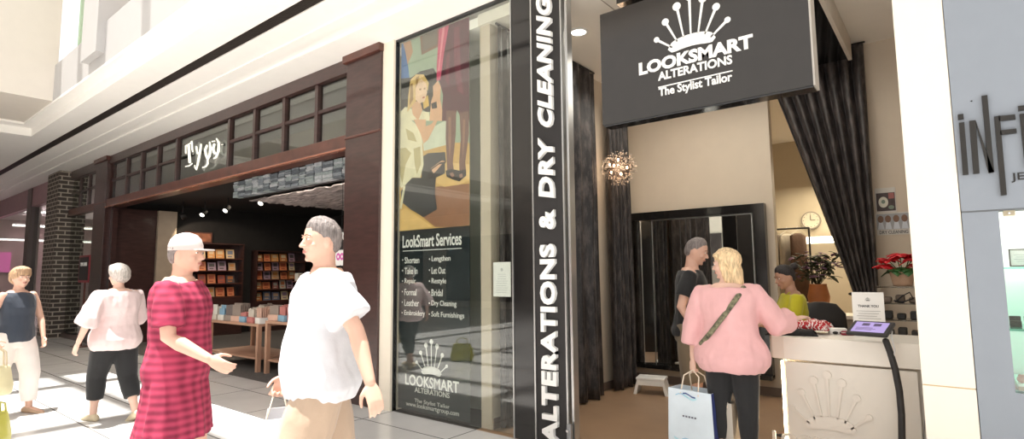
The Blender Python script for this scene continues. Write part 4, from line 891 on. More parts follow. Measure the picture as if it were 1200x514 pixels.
for k in range(14): goods(-9.95 + (k % 7) * .25, 4.47 + (k // 7) * .3, .721, k, 'box of cards, %s from the left in the %s row on the left peach table' % (ORD_[k % 7], ('front', 'back')[k // 7]), ('front', 'back')[k // 7] + ' row of card boxes on the left table')
for k in range(12): goods(-8.08 + (k % 6) * .26, 4.50 + (k // 6) * .3, .781, k + 3, 'box of cards, %s from the left in the %s row on the right peach table' % (ORD_[k % 6], ('front', 'back')[k // 6]), ('front', 'back')[k // 6] + ' row of card boxes on the right table')
# taller merchandise racks behind
for rx_, ry_, lb in ((-10.6, 6.6, 'dark merchandise rack with bright stationery behind the left table'), (-8.6, 6.9, 'dark merchandise rack deeper behind the right table')):
    r = thing('merchandise_rack', lb, 'rack', (rx_, ry_, 0)); pbox('frame', -.5, 0, 0, .5, .3, 1.35, blackm, r)
    for z in (.35, .68, 1.0, 1.34): pbox('shelf', -.52, -.14, z - .02, .52, .0, z, dkwood2, r)
    for z in (.35, .68, 1.0, 1.34):
        for q in range(5):
            k = random.randrange(8); pbox('stock', -.46 + q * .19, -.11, z, -.32 + q * .19, -.01, z + random.uniform(.12, .22), mat('goods_%d' % k, pal[k], .6, var=.1), r)

# window display beyond the far pilaster: shelving with wares
dw = thing('window_display', 'dim window display shelving of bottles and gifts beside the brick pier', 'display shelf', (-16.25, 4.6, 0))
for k in range(5): pbox('shelf', -.9, 0, .4 + k * .45, .9, .35, .42 + k * .45, mat('display_timber', (.22, .16, .12), .5), dw)
for x in (-.92, .9): pbox('upright', x, 0, 0, x + .03, .35, 2.5, blackm, dw)
for k in range(5):
    bm = bmesh.new()
    for q in range(8): c_ = -.8 + q * .22; h_ = random.uniform(.12, .28); lathe(bm, [(.05, 0), (.055, h_ * .6), (.03, h_ * .8), (.03, h_)], (c_, .15, .42 + k * .45), 10, q % 3)
    obj('wares', bm, [mat('wares_blue', (.08, .10, .22), .3), mat('wares_grey', (.34, .33, .33), .4), mat('wares_tan', (.35, .24, .16), .5)], dw, True)
sbox('wall_display_back', -17.3, 5.2, 0, -15.2, 5.25, 3.9, mat('display_back', (.13, .105, .09), .6, var=.3, scale=3))

# ------------------------------------------------------------------ far shop at the left edge
sbox('wall_far_back', -34, 9, 0, -15.3, 9.1, 4.1, mat('far_back_wall', (.34, .22, .23), .6, var=.25, scale=1.2)); sbox('ceiling_far', -34, D, 3.95, -17.3, 9.1, 4.1, mat('far_ceiling', (.6, .5, .5), .6))
sbox('trim_20', -21.6, D - .05, 0, -21.15, D + .2, 4.1, mat('far_post', (.10, .075, .07), .4)); sbox('trim_21', -34, D - .02, 3.55, -18.3, D + .15, 4.15, mat('far_fascia', (.33, .18, .2), .4))
sbox('wall_far_left', -28.2, D + .3, 0, -28, 9.1, 4, mat('far_end_wall', (.52, .33, .34), .6, var=.3, scale=1.3)); sbox('wall_mall_end', -34.1, -10, 0, -34, D, 9, cream); wn = bmesh.new(); box(wn, -34, D + .05, 0, -18.35, D + .06, 3.6); struct('window_3', wn, glass_clear)
for k, (u, v, x, y0, y1) in enumerate(((50, 248, -26.5, 4.6, 6.2), (40, 264, -25.5, 4.3, 7.6), (50, 281, -27.5, 4.3, 7.4))):
    z = at(u, v, x=x).z; ln = y1 - y0
    r = thing('batten_light', ('short upper white batten light in the far left shop', 'long white batten light across the far left shop', 'lowest white batten light at the far left shop wall')[k], 'light', (x, (y0 + y1) / 2, z)); pbox('diffuser', 0, -ln / 2, -.06, .12, ln / 2, 0, mat('batten_glow', (1, .97, .95), .5, emit=5, var=0), r); pbox('housing', 0, -ln / 2, 0, .12, ln / 2, .04, white, r)
    bm = bmesh.new(); tube(bm, [(.06, -ln / 2 + .2, .04), (.06, -ln / 2 + .2, 3.95 - z)], .008, 6, False); obj('suspension', bm, steel, r); bm = bmesh.new(); tube(bm, [(.06, ln / 2 - .2, .04), (.06, ln / 2 - .2, 3.95 - z)], .008, 6, False); obj('suspension', bm, steel, r)
p = at(6, 308, x=-27.9); r = thing('magenta_panel', 'glowing magenta display panel at the far left edge', 'display panel', (-27.98, p.y, p.z - .35)); pbox('panel', 0, -.9, 0, .05, .15, .75, mat('magenta_glow', (.8, .1, .5), .5, emit=.9, ecol=(.8, .14, .45), var=0), r); pbox('frame', 0, -.95, -.05, .06, .2, 0, blackm, r)
for k in range(5):
    r = thing('fixture', ('leftmost', 'second', 'third', 'fourth', 'fifth')[k] + ' dark merchandise fixture in the far left shop, counted from the left', 'display unit', (-26.6 + k * 1.95, 6.4, 0), 0, 'dark fixtures in the far shop'); pbox('unit', -.9, 0, 0, .9, .5, 1.5, mat('fixture_dark', (.09, .06, .07), .5), r)
    for q in range(3): pbox('stock', -.8, -.05, .3 + q * .4, .8, .0, .55 + q * .4, mat('stock_%d' % q, ((.35, .2, .25), (.5, .42, .42), (.15, .12, .2))[q], .5, var=.5, scale=9), r)

# ================================================================== PEOPLE
def rotm(yaw=0, pitch=0, roll=0):
    return Matrix.Rotation(yaw, 3, 'Z') @ Matrix.Rotation(pitch, 3, 'X') @ Matrix.Rotation(roll, 3, 'Y')
def hand_shape(bm, wrist, d, n, side, s=1.0, curl=.35, thumb_spread=.7):
    """palm and five fingers; d along the hand, n out of the palm, side = +1 when the thumb lies on d x n side"""
    d = d.normalized(); n = (n - d * n.dot(d)).normalized(); t = d.cross(n) * side
    P = lambda a, b, c: wrist + (d * a + t * b + n * c) * s
    loft(bm, [ring(P(a, b, 0), t * w_ * s, n * h_ * s, 12) for a, b, w_, h_ in ((-.02, 0, .024, .019), (.0, 0, .026, .018), (.025, 0, .036, .017), (.06, 0, .041, .015), (.088, 0, .040, .012), (.094, 0, .034, .008))])
    for k, (b, L_, r) in enumerate(((.030, .068, .0086), (.010, .076, .0090), (-.011, .070, .0086), (-.031, .054, .0076))):
        pts = [P(.07, b * .9, 0), P(.09, b, 0)]; ang = curl * (.55 + .12 * k); p = pts[-1]
        for q, f in enumerate((.45, .32, .23)):
            dd = d * math.cos(ang) + n * math.sin(ang) + t * (b * 1.2); p = p + dd.normalized() * L_ * f * s; pts.append(p); ang += curl * 1.0
        tube(bm, pts, [r * s, r * s * 1.05, r * s, r * s * .93, r * s * .8], 8)
    a1 = P(.018, .026, .004); a2 = a1 + (d * .65 + t * thumb_spread + n * .35).normalized() * .034 * s; a3 = a2 + (d * .85 + t * .25 + n * (.3 + curl * .5)).normalized() * .030 * s; a4 = a3 + (d * .9 + n * (.3 + curl * .6)).normalized() * .024 * s
    tube(bm, [a1, a2, a3, a4], [.014 * s, .0115 * s, .0102 * s, .0085 * s], 8)
HEADR = [(.5, .02, .03, .03), (.47, .15, .17, .19), (.40, .235, .28, .31), (.28, .30, .37, .40), (.14, .33, .40, .44), (.02, .332, .395, .44), (-.10, .325, .395, .40), (-.20, .305, .385, .31), (-.30, .27, .37, .20), (-.38, .225, .35, .12), (-.45, .155, .31, .02), (-.49, .07, .24, -.08)]
def head_shape(bm, c, R, h):
    def asym(z, w_, f, b):
        r = []
        for i in range(18):
            a = 2 * PI * i / 18; y = math.sin(a); r.append(c + R @ V(w_ * h * math.cos(a), (f * y if y > 0 else b * y) * h, z * h))
        return r
    loft(bm, [asym(*q) for q in HEADR[::-1]])
    q = lambda x, y, z: c + R @ V(x * h, y * h, z * h)
    tube(bm, [q(0, .37, .06), q(0, .43, -.05), q(0, .475, -.125)], [.035 * h, .045 * h, .052 * h], 8)
    for s in (-1, 1):
        ellipsoid(bm, q(s * .045, .42, -.14), .035 * h, .04 * h, .03 * h, R, 8, 6)
        ellipsoid(bm, q(s * .335, -.03, -.03), .03 * h, .075 * h, .135 * h, R, 10, 7)
        ellipsoid(bm, q(s * .14, .355, .085), .11 * h, .06 * h, .035 * h, R, 8, 6); ellipsoid(bm, q(s * .17, .27, -.12), .11 * h, .10 * h, .09 * h, R, 8, 6)
    ellipsoid(bm, q(0, .375, -.25), .10 * h, .045 * h, .05 * h, R, 10, 6); ellipsoid(bm, q(0, .30, -.42), .10 * h, .08 * h, .07 * h, R, 8, 6)
class Person:
    def __init__(s, label, loc, heading, H, skin, build=1.0, female=False, lean=(0, 0), head=(0, 0, 0), armL=None, armR=None, legL=None, legR=None, feet=True, fore=0.0):
        s.root = thing('person', label, 'person', loc, heading); s.H = H; s.skin = skin; k = H; s.k = k; s.build = build; s.female = female
        s.lean = lean
        hipz = .515 * k; s.sp = lambda z: V(lean[0] * max(0, z - hipz), lean[1] * max(0, z - hipz), z)
        sw = (.108 if female else .122) * k; s.sw = sw
        U, F_, TH, SH = .172 * k, .148 * k, .245 * k, .235 * k
        dn = V(0, 0, -1)
        def arm(sd, a):
            a = a or ((sd * .16, 0.02, -1), (sd * .05, .22, -1)); sh = s.sp(.805 * k) + V(sd * sw, 0, 0); el = sh + Vector(a[0]).normalized() * U; wr = el + Vector(a[1]).normalized() * F_
            return dict(sh=sh, el=el, wr=wr, d=(wr - el).normalized(), sd=sd, curl=a[2] if len(a) > 2 else .4, n=Vector(a[3]) if len(a) > 3 else V(-sd, .15, 0))
        s.arms = {'L': arm(-1, armL), 'R': arm(1, armR)}
        def leg(sd, a):
            a = a or ((sd * .03, .02, -1), (0, -.03, -1)); hp = V(sd * .052 * k, 0, hipz); kn = hp + Vector(a[0]).normalized() * TH; an = kn + Vector(a[1]).normalized() * SH
            return dict(hp=hp, kn=kn, an=an, sd=sd, toe=a[2] if len(a) > 2 else 0)
        s.legs = {'L': leg(-1, legL), 'R': leg(1, legR)}
        # drop the figure so its lowest sole rests on the ground
        low = min(l['an'].z for l in s.legs.values()) - .042 * k * (1 if feet else 0); dz = V(0, 0, -low); s.dz = dz
        for d in list(s.arms.values()) + list(s.legs.values()):
            for q in ('sh', 'el', 'wr', 'hp', 'kn', 'an'):
                if q in d: d[q] = d[q] + dz
        sp0 = s.sp; s.sp = lambda z: sp0(z) + dz
        s.h = .132 * k; s.R = rotm(*head); s.hc = s.sp(.925 * k) + V(0, .012 * k + fore, 0)
        s.body()
    def torso(s, g=0.0, z0=.47, z1=.86, belly=0, flare=0):
        k, b = s.k, s.build; f = s.female
        prof = [(.455, .070, .060, 0), (.49, .095, .070, -.004), (.52, .100 if f else .094, .073, -.006), (.56, .095 if f else .090, .066, 0), (.61, .080 if f else .086, .060, .004), (.67, .084 if f else .092, .063, .002), (.72, .092 if f else .102, .068 + (.008 if f else 0), .003), (.765, .100 if f else .112, .064, -.002), (.80, .098 if f else .108, .054, -.006), (.825, .070, .044, -.007), (.842, .044, .038, -.006), (.87, .034, .036, -.002)]
        rs = []
        for z, w_, d, yo in prof:
            if z < z0 - 1e-6 or z > z1 + 1e-6: continue
            e = belly * max(0, 1 - abs(z - .58) / .14); fl = flare * max(0, .68 - z) / .2
            c = s.sp(z * k) + V(0, (yo + e * .5) * k, 0); rs.append(ring(c, V((w_ * b + e * .3 + fl) * k + g, 0, 0), V(0, (d * b + e + fl * .8) * k + g, 0), 22))
        return rs
    def body(s):
        k, b = s.k, s.build; bm = bmesh.new(); loft(bm, s.torso())
        n0 = s.sp(.83 * k); tube(bm, [n0, s.sp(.87 * k) + V(0, .004, 0), s.hc + s.R @ V(0, -.10 * s.h, -.25 * s.h)], [.036 * k, .031 * k * (.9 if s.female else 1.05), .031 * k], 14)
        head_shape(bm, s.hc, s.R, s.h * 1.0)
        for a in s.arms.values():
            rr = .9 if s.female else 1.0; q = rr * b ** .5
            tube(bm, [a['sh'] + V(-a['sd'] * .02, 0, 0), a['sh'].lerp(a['el'], .35), a['el'], a['el'].lerp(a['wr'], .3), a['wr']], [.031 * k * q, .027 * k * q, .0215 * k * q, .0225 * k * q, .0145 * k * q], 14)
            hand_shape(bm, a['wr'] + a['d'] * .012, a['d'], a['n'], 1 if (a['d'].cross(a['n'])).y > 0 else -1, s.k / 1.75 * (.92 if s.female else 1), a['curl'])
        for l in s.legs.values():
            q = b ** .6; dn = (l['an'] - l['kn'])
            tube(bm, [l['hp'] + V(0, 0, .0), l['hp'].lerp(l['kn'], .3), l['kn'] + V(0, .004, .03), l['kn'] + V(0, .004, -.03), l['kn'].lerp(l['an'], .32) + V(0, -.008, 0), l['kn'].lerp(l['an'], .75), l['an']], [.056 * k * q, .050 * k * q, .035 * k * q, .032 * k * q, .034 * k * q, .0225 * k, .020 * k], 16)
            ta = l['toe']; fd = V(math.sin(ta) * 0, math.cos(ta), -math.sin(ta)); a = l['an']; foot = [a + V(0, -.035, -.02), a + V(0, -.005, -.018), a + fd * .06 + V(0, 0, -.030), a + fd * .13 + V(0, 0, -.045), a + fd * .175 + V(0, 0, -.052)]
            tube(bm, foot, [.026, .032, .033, .030, .018], 12, flat=.75)
        o = obj('body', bake(bm, .0065, 2), s.skin, s.root, True)
        h, c, R = s.h, s.hc, s.R; q = lambda x, y, z: c + R @ V(x * h, y * h, z * h)
        for sd in (-1, 1):
            bm = bmesh.new(); ellipsoid(bm, q(sd * .14, .362, .035), .048 * h, .03 * h, .024 * h, R, 10, 7); e = obj('eye', bm, eye_white, s.root, True)
            bm = bmesh.new(); ellipsoid(bm, q(sd * .14, .387, .035), .020 * h, .010 * h, .021 * h, R, 8, 6); obj('iris', bm, eye_dark, e, True)
            bm = bmesh.new(); tube(bm, [q(sd * .06, .415, .115), q(sd * .15, .405, .135), q(sd * .22, .34, .11)], .012 * h, 6); obj('eyebrow', bm, s.brow if hasattr(s, 'brow') else mat('brow_brown', (.16, .10, .06), .7), s.root, True)
        bm = bmesh.new(); tube(bm, [q(-.09, .385, -.245), q(0, .415, -.24), q(.09, .385, -.245)], [.012 * h, .022 * h, .012 * h], 8, flat=.8); tube(bm, [q(-.08, .385, -.27), q(0, .412, -.275), q(.08, .385, -.27)], [.012 * h, .022 * h, .012 * h], 8); obj('lips', bm, lip_m, s.root, True)
    def wear(s, name, m, vox=.011, torso=None, sleeves=None, legs=None, skirt=None, g=.014, wr=.006, belly=0, flare=0, loose=.0):
        """torso=(z0,z1) in body heights; sleeves = fraction of the arm covered; legs = fraction of the leg covered"""
        k, b = s.k, s.build; bm = bmesh.new()
        if torso: loft(bm, s.torso(g, torso[0], torso[1], belly, flare))
        if sleeves is not None:
            for a in s.arms.values():
                f = sleeves; q = .9 if s.female else 1.0; base = [a['sh'] + V(-a['sd'] * .045, 0, -.012), a['sh'], a['sh'].lerp(a['el'], min(1, f * 2) * .55), a['sh'].lerp(a['el'], min(1, f * 2))]; rr = [.030 * k + g * .6, .030 * k * q + g * .7, .029 * k * q + g + loose * .5, .026 * k * q + g + loose]
                if f > .5: base += [a['el'].lerp(a['wr'], (f - .5) * 2)]; rr += [.020 * k + g + loose * 1.3]
                tube(bm, base, rr, 14, False)
        if legs:
            for l in s.legs.values():
                f = legs; kn = min(1, f * 2); base = [l['hp'] + V(-l['sd'] * .008, 0, .035 * k), l['hp'], l['hp'].lerp(l['kn'], kn * .5), l['hp'].lerp(l['kn'], kn)]; q = b ** .6
                rr = [.062 * k * q + g, .058 * k * q + g, .050 * k * q + g + loose, (.056 - .018 * kn) * k * q + g + loose * 1.4]
                if f > .5: t = (f - .5) * 2; base += [l['kn'].lerp(l['an'], t * .5) + V(0, -.006, 0), l['kn'].lerp(l['an'], t)]; rr += [.036 * k * q + g + loose, (.036 - .012 * t) * k * q + g + loose]
                tube(bm, base, rr, 16, False)
        if skirt:
            z0, z1, w0, w1 = skirt; rs = []
            for q in range(8):
                t = q / 7; z = z1 + (z0 - z1) * t; w_ = w1 + (w0 - w1) * t; c = s.sp(z * k); c.x = s.sp(z * k).x; rs.append([c + V(w_ * k * math.cos(2 * PI * i / 40) * (1 + .05 * t * math.sin(i * 1.26 * 2)), w_ * .72 * k * math.sin(2 * PI * i / 40) * (1 + .05 * t * math.sin(i * 1.26 * 2)), 0) for i in range(40)])
            loft(bm, rs)
        seed = len(name) * 1.7
        return obj(name, bake(bm, vox, 2, lambda c: wr * noise.noise(V(c.x * 9 + seed, c.y * 9, c.z * 5)) + wr * .5 * noise.noise(V(c.x * 25, c.y * 25, c.z * 9 + seed))), m, s.root, True)
    def hair(s, m, style):
        h, c, R = s.h, s.hc, s.R; q = lambda x, y, z: c + R @ V(x * h, y * h, z * h); bm = bmesh.new()
        top = {'short': (.375, .48, .37), 'bob': (.39, .49, .39), 'bun': (.37, .48, .36), 'long': (.39, .49, .39), 'crop': (.355, .46, .345), 'puff': (.45, .55, .42)}[style]
        ellipsoid(bm, q(0, -.07, .19), top[0] * h, top[1] * h * .96, top[2] * h, R @ Matrix.Rotation(math.radians({'crop': 44, 'short': 42, 'bun': 40}.get(style, 28)), 3, 'X'), 20, 13)
        if style == 'puff': ellipsoid(bm, q(0, -.20, .0), .42 * h, .36 * h, .38 * h, R, 16, 10); ellipsoid(bm, q(0, .18, .42), .36 * h, .24 * h, .17 * h, R, 12, 8)
        if style in ('short', 'crop', 'bun'): ellipsoid(bm, q(0, -.20, -.02), .31 * h, .27 * h, .30 * h, R, 16, 10)
        if style == 'bob':
            ellipsoid(bm, q(0, -.20, -.06), .40 * h, .33 * h, .42 * h, R, 18, 11)
            for sd in (-1, 1): ellipsoid(bm, q(sd * .31, .02, -.05), .12 * h, .24 * h, .36 * h, R, 12, 9); ellipsoid(bm, q(sd * .16, .28, .29), .2 * h, .14 * h, .12 * h, R, 10, 7)
        if style == 'long':
            tube(bm, [q(0, -.2, .1), q(0, -.27, -.3), q(0, -.28, -.75), q(0, -.24, -.98)], [.36 * h, .37 * h, .33 * h, .18 * h], 16, flat=.62, hint=R @ V(0, 1, 0))
            for sd in (-1, 1): tube(bm, [q(sd * .25, .12, .22), q(sd * .34, .04, -.1), q(sd * .33, -.08, -.55), q(sd * .25, -.14, -.85)], [.12 * h, .14 * h, .15 * h, .07 * h], 12); ellipsoid(bm, q(sd * .15, .26, .33), .2 * h, .14 * h, .11 * h, R, 10, 7)
        if style == 'bun': ellipsoid(bm, q(.0, -.56, .34), .19 * h, .18 * h, .17 * h, R, 12, 9); tube(bm, [q(0, -.62, .4), q(.1, -.84, .5)], [.05 * h, .02 * h], 8)
        return obj('hair', bake(bm, .006, 2, lambda p: .0035 * noise.noise(V(p.x * 60, p.y * 60, p.z * 9)) + .002 * noise.noise(V(p.x * 160, p.y * 160, p.z * 20))), m, s.root, True)
    def shoes(s, m, name='shoe', flat=False):
        for l in s.legs.values():
            ta = l['toe']; fd = V(0, math.cos(ta), -math.sin(ta)); a = l['an']; bm = bmesh.new()
            loft(bm, [[p for p in ring(a + fd * y + V(0, 0, zc), V(w_, 0, 0), V(0, math.sin(ta) * hh, math.cos(ta) * hh), 14)] for y, zc, w_, hh in ((-.075, -.045, .012, .015), (-.065, -.038, .032, .030), (-.02, -.03, .039, .042), (.05, -.04, .043, .034), (.12, -.052, .047, .024), (.17, -.057, .040, .018), (.20, -.06, .012, .010))])
            for v in bm.verts: v.co.z = max(v.co.z, a.z - .0735 if ta == 0 else -9)
            obj(name, bake(bm, .007, 1), m, s.root, True)
    def world(s, p): return Matrix.Translation(s.root.location) @ Matrix.Rotation(s.root.rotation_euler[2], 4, 'Z') @ p

def paper_bag(name, label, cat, loc, rz, w_, d, h, mats, handle_h=.16, art=None):
    r = thing(name, label, cat, loc, rz); bm = bmesh.new(); t = .003
    # open topped, slightly flared
    def rg(z, f): return [V(-w_ / 2 * f, -d / 2, z), V(w_ / 2 * f, -d / 2, z), V(w_ / 2 * f, d / 2, z), V(-w_ / 2 * f, d / 2, z)]
    rs = [rg(0, 1.05), rg(h, .97), [p * .98 + V(0, 0, h * .02) for p in rg(h, .96)], [V(p.x * .97, p.y * .94, .01) for p in rg(0, 1.03)]]
    vs = [[bm.verts.new(p) for p in q] for q in rs]
    for a, b in zip(vs, vs[1:]):
        for i in range(4): f = bm.faces.new((a[i], a[(i + 1) % 4], b[(i + 1) % 4], b[i])); f.material_index = 1 if (a is vs[0] and i in (1, 3)) else 0
    bm.faces.new(vs[0][::-1]); bm.faces.new(vs[-1]); obj('bag_body', bm, mats[:2], r)
    for y in (-d / 2, d / 2):
        bm = bmesh.new(); tube(bm, [(-w_ * .2, y, h - .03), (-w_ * .17, y * .5, h + handle_h * .7), (0, y * .15, h + handle_h), (w_ * .17, y * .5, h + handle_h * .7), (w_ * .2, y, h - .03)], .006, 8, flat=.5); obj('handle', bm, mats[2], r, True)
    if art:
        bm = bmesh.new(); ms = art(bm, w_, d, h); obj('print', bm, ms, r)
    return r

tee = lambda n, c, **k: mat('cloth_' + n, c, .85, var=.05, bump=.25, bscale=14, sheen=.15, **k)
hairm = lambda n, c: mat('hair_' + n, c, .5, var=.4, scale=30, stretch=(3, 3, .5), bump=.5, bscale=60)
H_BL, H_DK, H_GR, H_SAND, H_SILV = hairm('blond', (.72, .52, .30)), hairm('dark', (.018, .013, .012)), hairm('grey', (.20, .17, .16)), hairm('sandy', (.46, .29, .17)), hairm('silver', (.52, .47, .43))

# woman in pink at the counter (seen from behind, looking left)
wp = at(856, 400, y=4.18)
PW = Person('person in loose pink top and black leggings at the counter holding shopping bags', (wp.x, 4.18, 0), math.radians(6), 1.615, skin_p, 1.12, True, lean=(-.02, .06), head=(math.radians(88), math.radians(-4), 0),
    armL=((-.30, .04, -1), (-.06, -.06, -1), 1.3, (.6, .8, 0)), armR=((.55, .35, -1), (.55, 1.0, .12), .35, (0, 0, -1)))
PW.hair(H_BL, 'long')
PW.wear('pink_top', tee('pink', (.70, .39, .39)), torso=(.455, .825), sleeves=.78, g=.034, wr=.012, belly=.012, flare=.035, loose=.020)
PW.wear('black_leggings', tee('leggings', (.012, .012, .013)), torso=(.455, .60), legs=.74, g=.006, wr=.002)
PW.shoes(mat('shoe_dark', (.04, .035, .035), .5))
k_ = PW.k; bm = bmesh.new(); spn = [PW.sp(z * k_) + V(x * k_, y * k_, 0) for x, y, z in ((.078, -.045, .822), (.05, -.094, .77), (.0, -.108, .70), (-.055, -.108, .63), (-.112, -.07, .57))]
tube(bm, spn, .018, 10, flat=.35, hint=V(0, 1, 0)); obj('patterned_bag_strap', bm, mat('strap_pattern', (.13, .12, .07), .7, var=.9, scale=40), PW.root, True)
# man in black
mp_ = at(810, 400, y=5.05)
PM = Person('person in black t-shirt and khaki shorts with short grey hair standing side on', (mp_.x, 5.05, 0), math.radians(-72), 1.76, skin_w, 1.08, lean=(0, .05), head=(math.radians(-6), math.radians(-18), 0),
    armR=((.16, -.30, -1), (.0, .65, -.85), .5, (-1, 0, 0)), armL=((-.1, .1, -1), (.1, .8, -.7), .5, (1, 0, 0)), legL=((0, .06, -1), (0, -.06, -1)), fore=.02)
PM.hair(H_GR, 'crop'); PM.wear('black_tshirt', tee('black_tee', (.010, .010, .011)), torso=(.475, .83), sleeves=.33, g=.022, wr=.008, belly=.012, loose=.010)
PM.wear('khaki_shorts', tee('khaki', (.17, .13, .085)), torso=(.455, .575), legs=.52, g=.014, wr=.006, loose=.014); PM.shoes(MATS['shoe_dark'])
# shop assistant in yellow-green
sp_ = at(931, 350, y=5.44)
PS = Person('person in lime yellow shirt with dark hair in a bun working behind the counter', (sp_.x, 5.44, 0), math.radians(118), 1.50, skin_t, .98, True, lean=(0, .05), head=(math.radians(14), math.radians(-16), 0),
    armL=((-.2, .3, -1), (.3, 1, .05), .6, (0, 0, -1)), armR=((.2, .3, -1), (-.3, 1, .05), .6, (0, 0, -1)), fore=.02)
PS.hair(H_DK, 'bun'); PS.wear('lime_shirt', tee('lime', (.46, .42, .012)), torso=(.475, .838), sleeves=.36, g=.018, wr=.007, loose=.008)
bm = bmesh.new()
for sd in (-1, 1): n0 = PS.sp(.83 * PS.k); tube(bm, [n0 + V(sd * .05, -.02, .012), n0 + V(sd * .052, .03, .006), n0 + V(sd * .018, .062, -.03)], [.014, .016, .010], 8, flat=.5)
obj('collar', bm, MATS['cloth_lime'], PS.root, True)
PS.wear('dark_trousers', tee('trouser', (.02, .02, .022)), torso=(.455, .58), legs=.96, g=.010, wr=.004, loose=.006); PS.shoes(MATS['shoe_dark'])
# black office chair behind the assistant
cq = at(966, 350, y=6.5); oc = thing('office_chair', 'black office chair behind the assistant beside the orange vase', 'chair', (cq.x, 6.5, 0), math.radians(20))
bm = bmesh.new(); loft(bm, [[V(w_ * math.cos(t * PI / 10), .20 + .035 * math.sin(t * PI / 10) + .06 * (w_ < .2), z) for t in range(20)] for w_, z in ((.10, .60), (.20, .64), (.24, .80), (.23, 1.0), (.16, 1.10), (.05, 1.12))]); obj('backrest', bm, blackm, oc, True)
bm = bmesh.new(); box(bm, -.25, -.25, .44, .25, .22, .52); bevel(obj('seat', bm, blackm, oc), .03, 3)
bm = bmesh.new(); tube(bm, [(0, 0, .10), (0, 0, .45)], .03); obj('column', bm, steel, oc, True); bm = bmesh.new(); tube(bm, [(0, .1, .46), (0, .26, .50), (0, .25, .68)], .02); obj('back_bracket', bm, blackm, oc, True)
for k in range(5):
    t = k * 2 * PI / 5; bm = bmesh.new(); tube(bm, [(0, 0, .11), (.27 * math.cos(t), .27 * math.sin(t), .07)], [.03, .018]); lg_ = obj('leg', bm, blackm, oc, True)
    bm = bmesh.new(); ellipsoid(bm, (.27 * math.cos(t), .27 * math.sin(t), .03), .03, .03, .03); obj('castor', bm, blackm, lg_, True)

# passers-by on the left
def standx(u, zc):
    d = RIGHT * ((u - 600) / F_PX) + FWD; f_ = d.copy(); f_.z = 0; p = f_ * (zc / (f_.dot(FWD))); return p
def striding(a=.30):
    return dict(legL=((-.03, a, -1), (0, a * .2, -1)), legR=((.03, -a * .6, -1), (0, -a * 1.6, -1), .5))
p = standx(28, 6.1)
P1 = Person('person with short sandy hair, navy sleeveless top and white trousers at the far left', (p.x, p.y, 0), math.radians(-62), 1.58, skin_w, 1.08, True, head=(math.radians(-12), 0, 0), armR=((.3, -.1, -1), (.15, .75, -1), 1.2, (-1, 0, 0)), armL=((-.2, .2, -1), (.2, .5, -1), .5), **striding())
P1.hair(H_SAND, 'puff'); P1.wear('navy_top', tee('navy', (.035, .045, .065)), torso=(.475, .83), g=.016, wr=.008, belly=.008); P1.wear('white_trousers', tee('white_trouser', (.80, .74, .70)), torso=(.455, .57), legs=.92, g=.012, wr=.006, loose=.012); P1.shoes(mat('shoe_tan', (.45, .30, .2), .5))
p = standx(144, 5.8)
P2 = Person('person with cropped silver hair, pale pink shirt and black trousers striding left', (p.x, p.y, 0), math.radians(100), 1.60, skin_p, 1.15, True, head=(math.radians(8), 0, 0), armR=((.35, .5, -1), (.1, 1, -.55), .5), armL=((-.5, -.3, -1), (-.2, .3, -1), .5), **striding(.34))
P2.hair(H_SILV, 'puff'); P2.wear('pale_pink_shirt', tee('palepink', (.74, .58, .57)), torso=(.455, .832), sleeves=.62, g=.034, wr=.012, belly=.015, flare=.02, loose=.03); P2.wear('black_trousers', MATS['cloth_leggings'], torso=(.455, .57), legs=.80, g=.022, wr=.003); P2.shoes(mat('shoe_cream', (.62, .52, .36), .5))
p = standx(216, 3.5)
P3 = Person('person in magenta checked shirt dress wearing a pale cap in front of the shop opening', (p.x, p.y, 0), math.radians(-40), 1.72, skin_w, 1.22, head=(math.radians(-10), 0, 0), armR=((.25, .15, -1), (.1, .9, -.5), .5), armL=((-.2, -.2, -1), (-.1, .2, -1), .5), **striding(.22))
def check():
    m = bpy.data.materials.new('magenta_check'); m.use_nodes = True; nt = m.node_tree; N = nt.nodes; L = nt.links; p = N['Principled BSDF']; tc = N.new('ShaderNodeTexCoord')
    f = []
    for ax in ('Z', 'X'):
        wv = N.new('ShaderNodeTexWave'); wv.bands_direction = ax; wv.inputs['Scale'].default_value = 7 if ax == 'Z' else 5; wv.inputs['Distortion'].default_value = .4; L.new(tc.outputs['Object'], wv.inputs['Vector']); f.append(wv)
    ad = N.new('ShaderNodeMath'); ad.operation = 'MULTIPLY_ADD'; ad.inputs[1].default_value = .6; L.new(f[0].outputs['Fac'], ad.inputs[0]); m2 = N.new('ShaderNodeMath'); m2.operation = 'MULTIPLY'; m2.inputs[1].default_value = .4; L.new(f[1].outputs['Fac'], m2.inputs[0]); L.new(m2.outputs[0], ad.inputs[2])
    cr = N.new('ShaderNodeValToRGB'); cr.color_ramp.elements[0].color = (.17, .008, .034, 1); cr.color_ramp.elements[1].color = (.46, .045, .105, 1); L.new(ad.outputs[0], cr.inputs[0]); L.new(cr.outputs[0], p.inputs['Base Color']); p.inputs['Roughness'].default_value = .85; return m
P3.hair(H_GR, 'crop'); CH = check()
P3.wear('checked_shirt_dress', CH, torso=(.455, .832), sleeves=.40, skirt=(.28, .60, .165, .115), g=.026, wr=.010, belly=.01, loose=.018); P3.shoes(MATS['shoe_tan'])
h, c_, R_ = P3.h, P3.hc, P3.R; bm = bmesh.new(); q_ = lambda x, y, z: c_ + R_ @ V(x * h, y * h, z * h)
rs = []
for z, f in ((.10, 1.0), (.25, .99), (.42, .86), (.54, .60), (.60, .22)): rs.append([q_(.37 * f * math.cos(t * PI / 12), -.02 + .46 * f * math.sin(t * PI / 12), z) for t in range(24)])
loft(bm, rs); obj('cap', bm, mat('cap_pale', (.60, .54, .52), .7), P3.root, True)
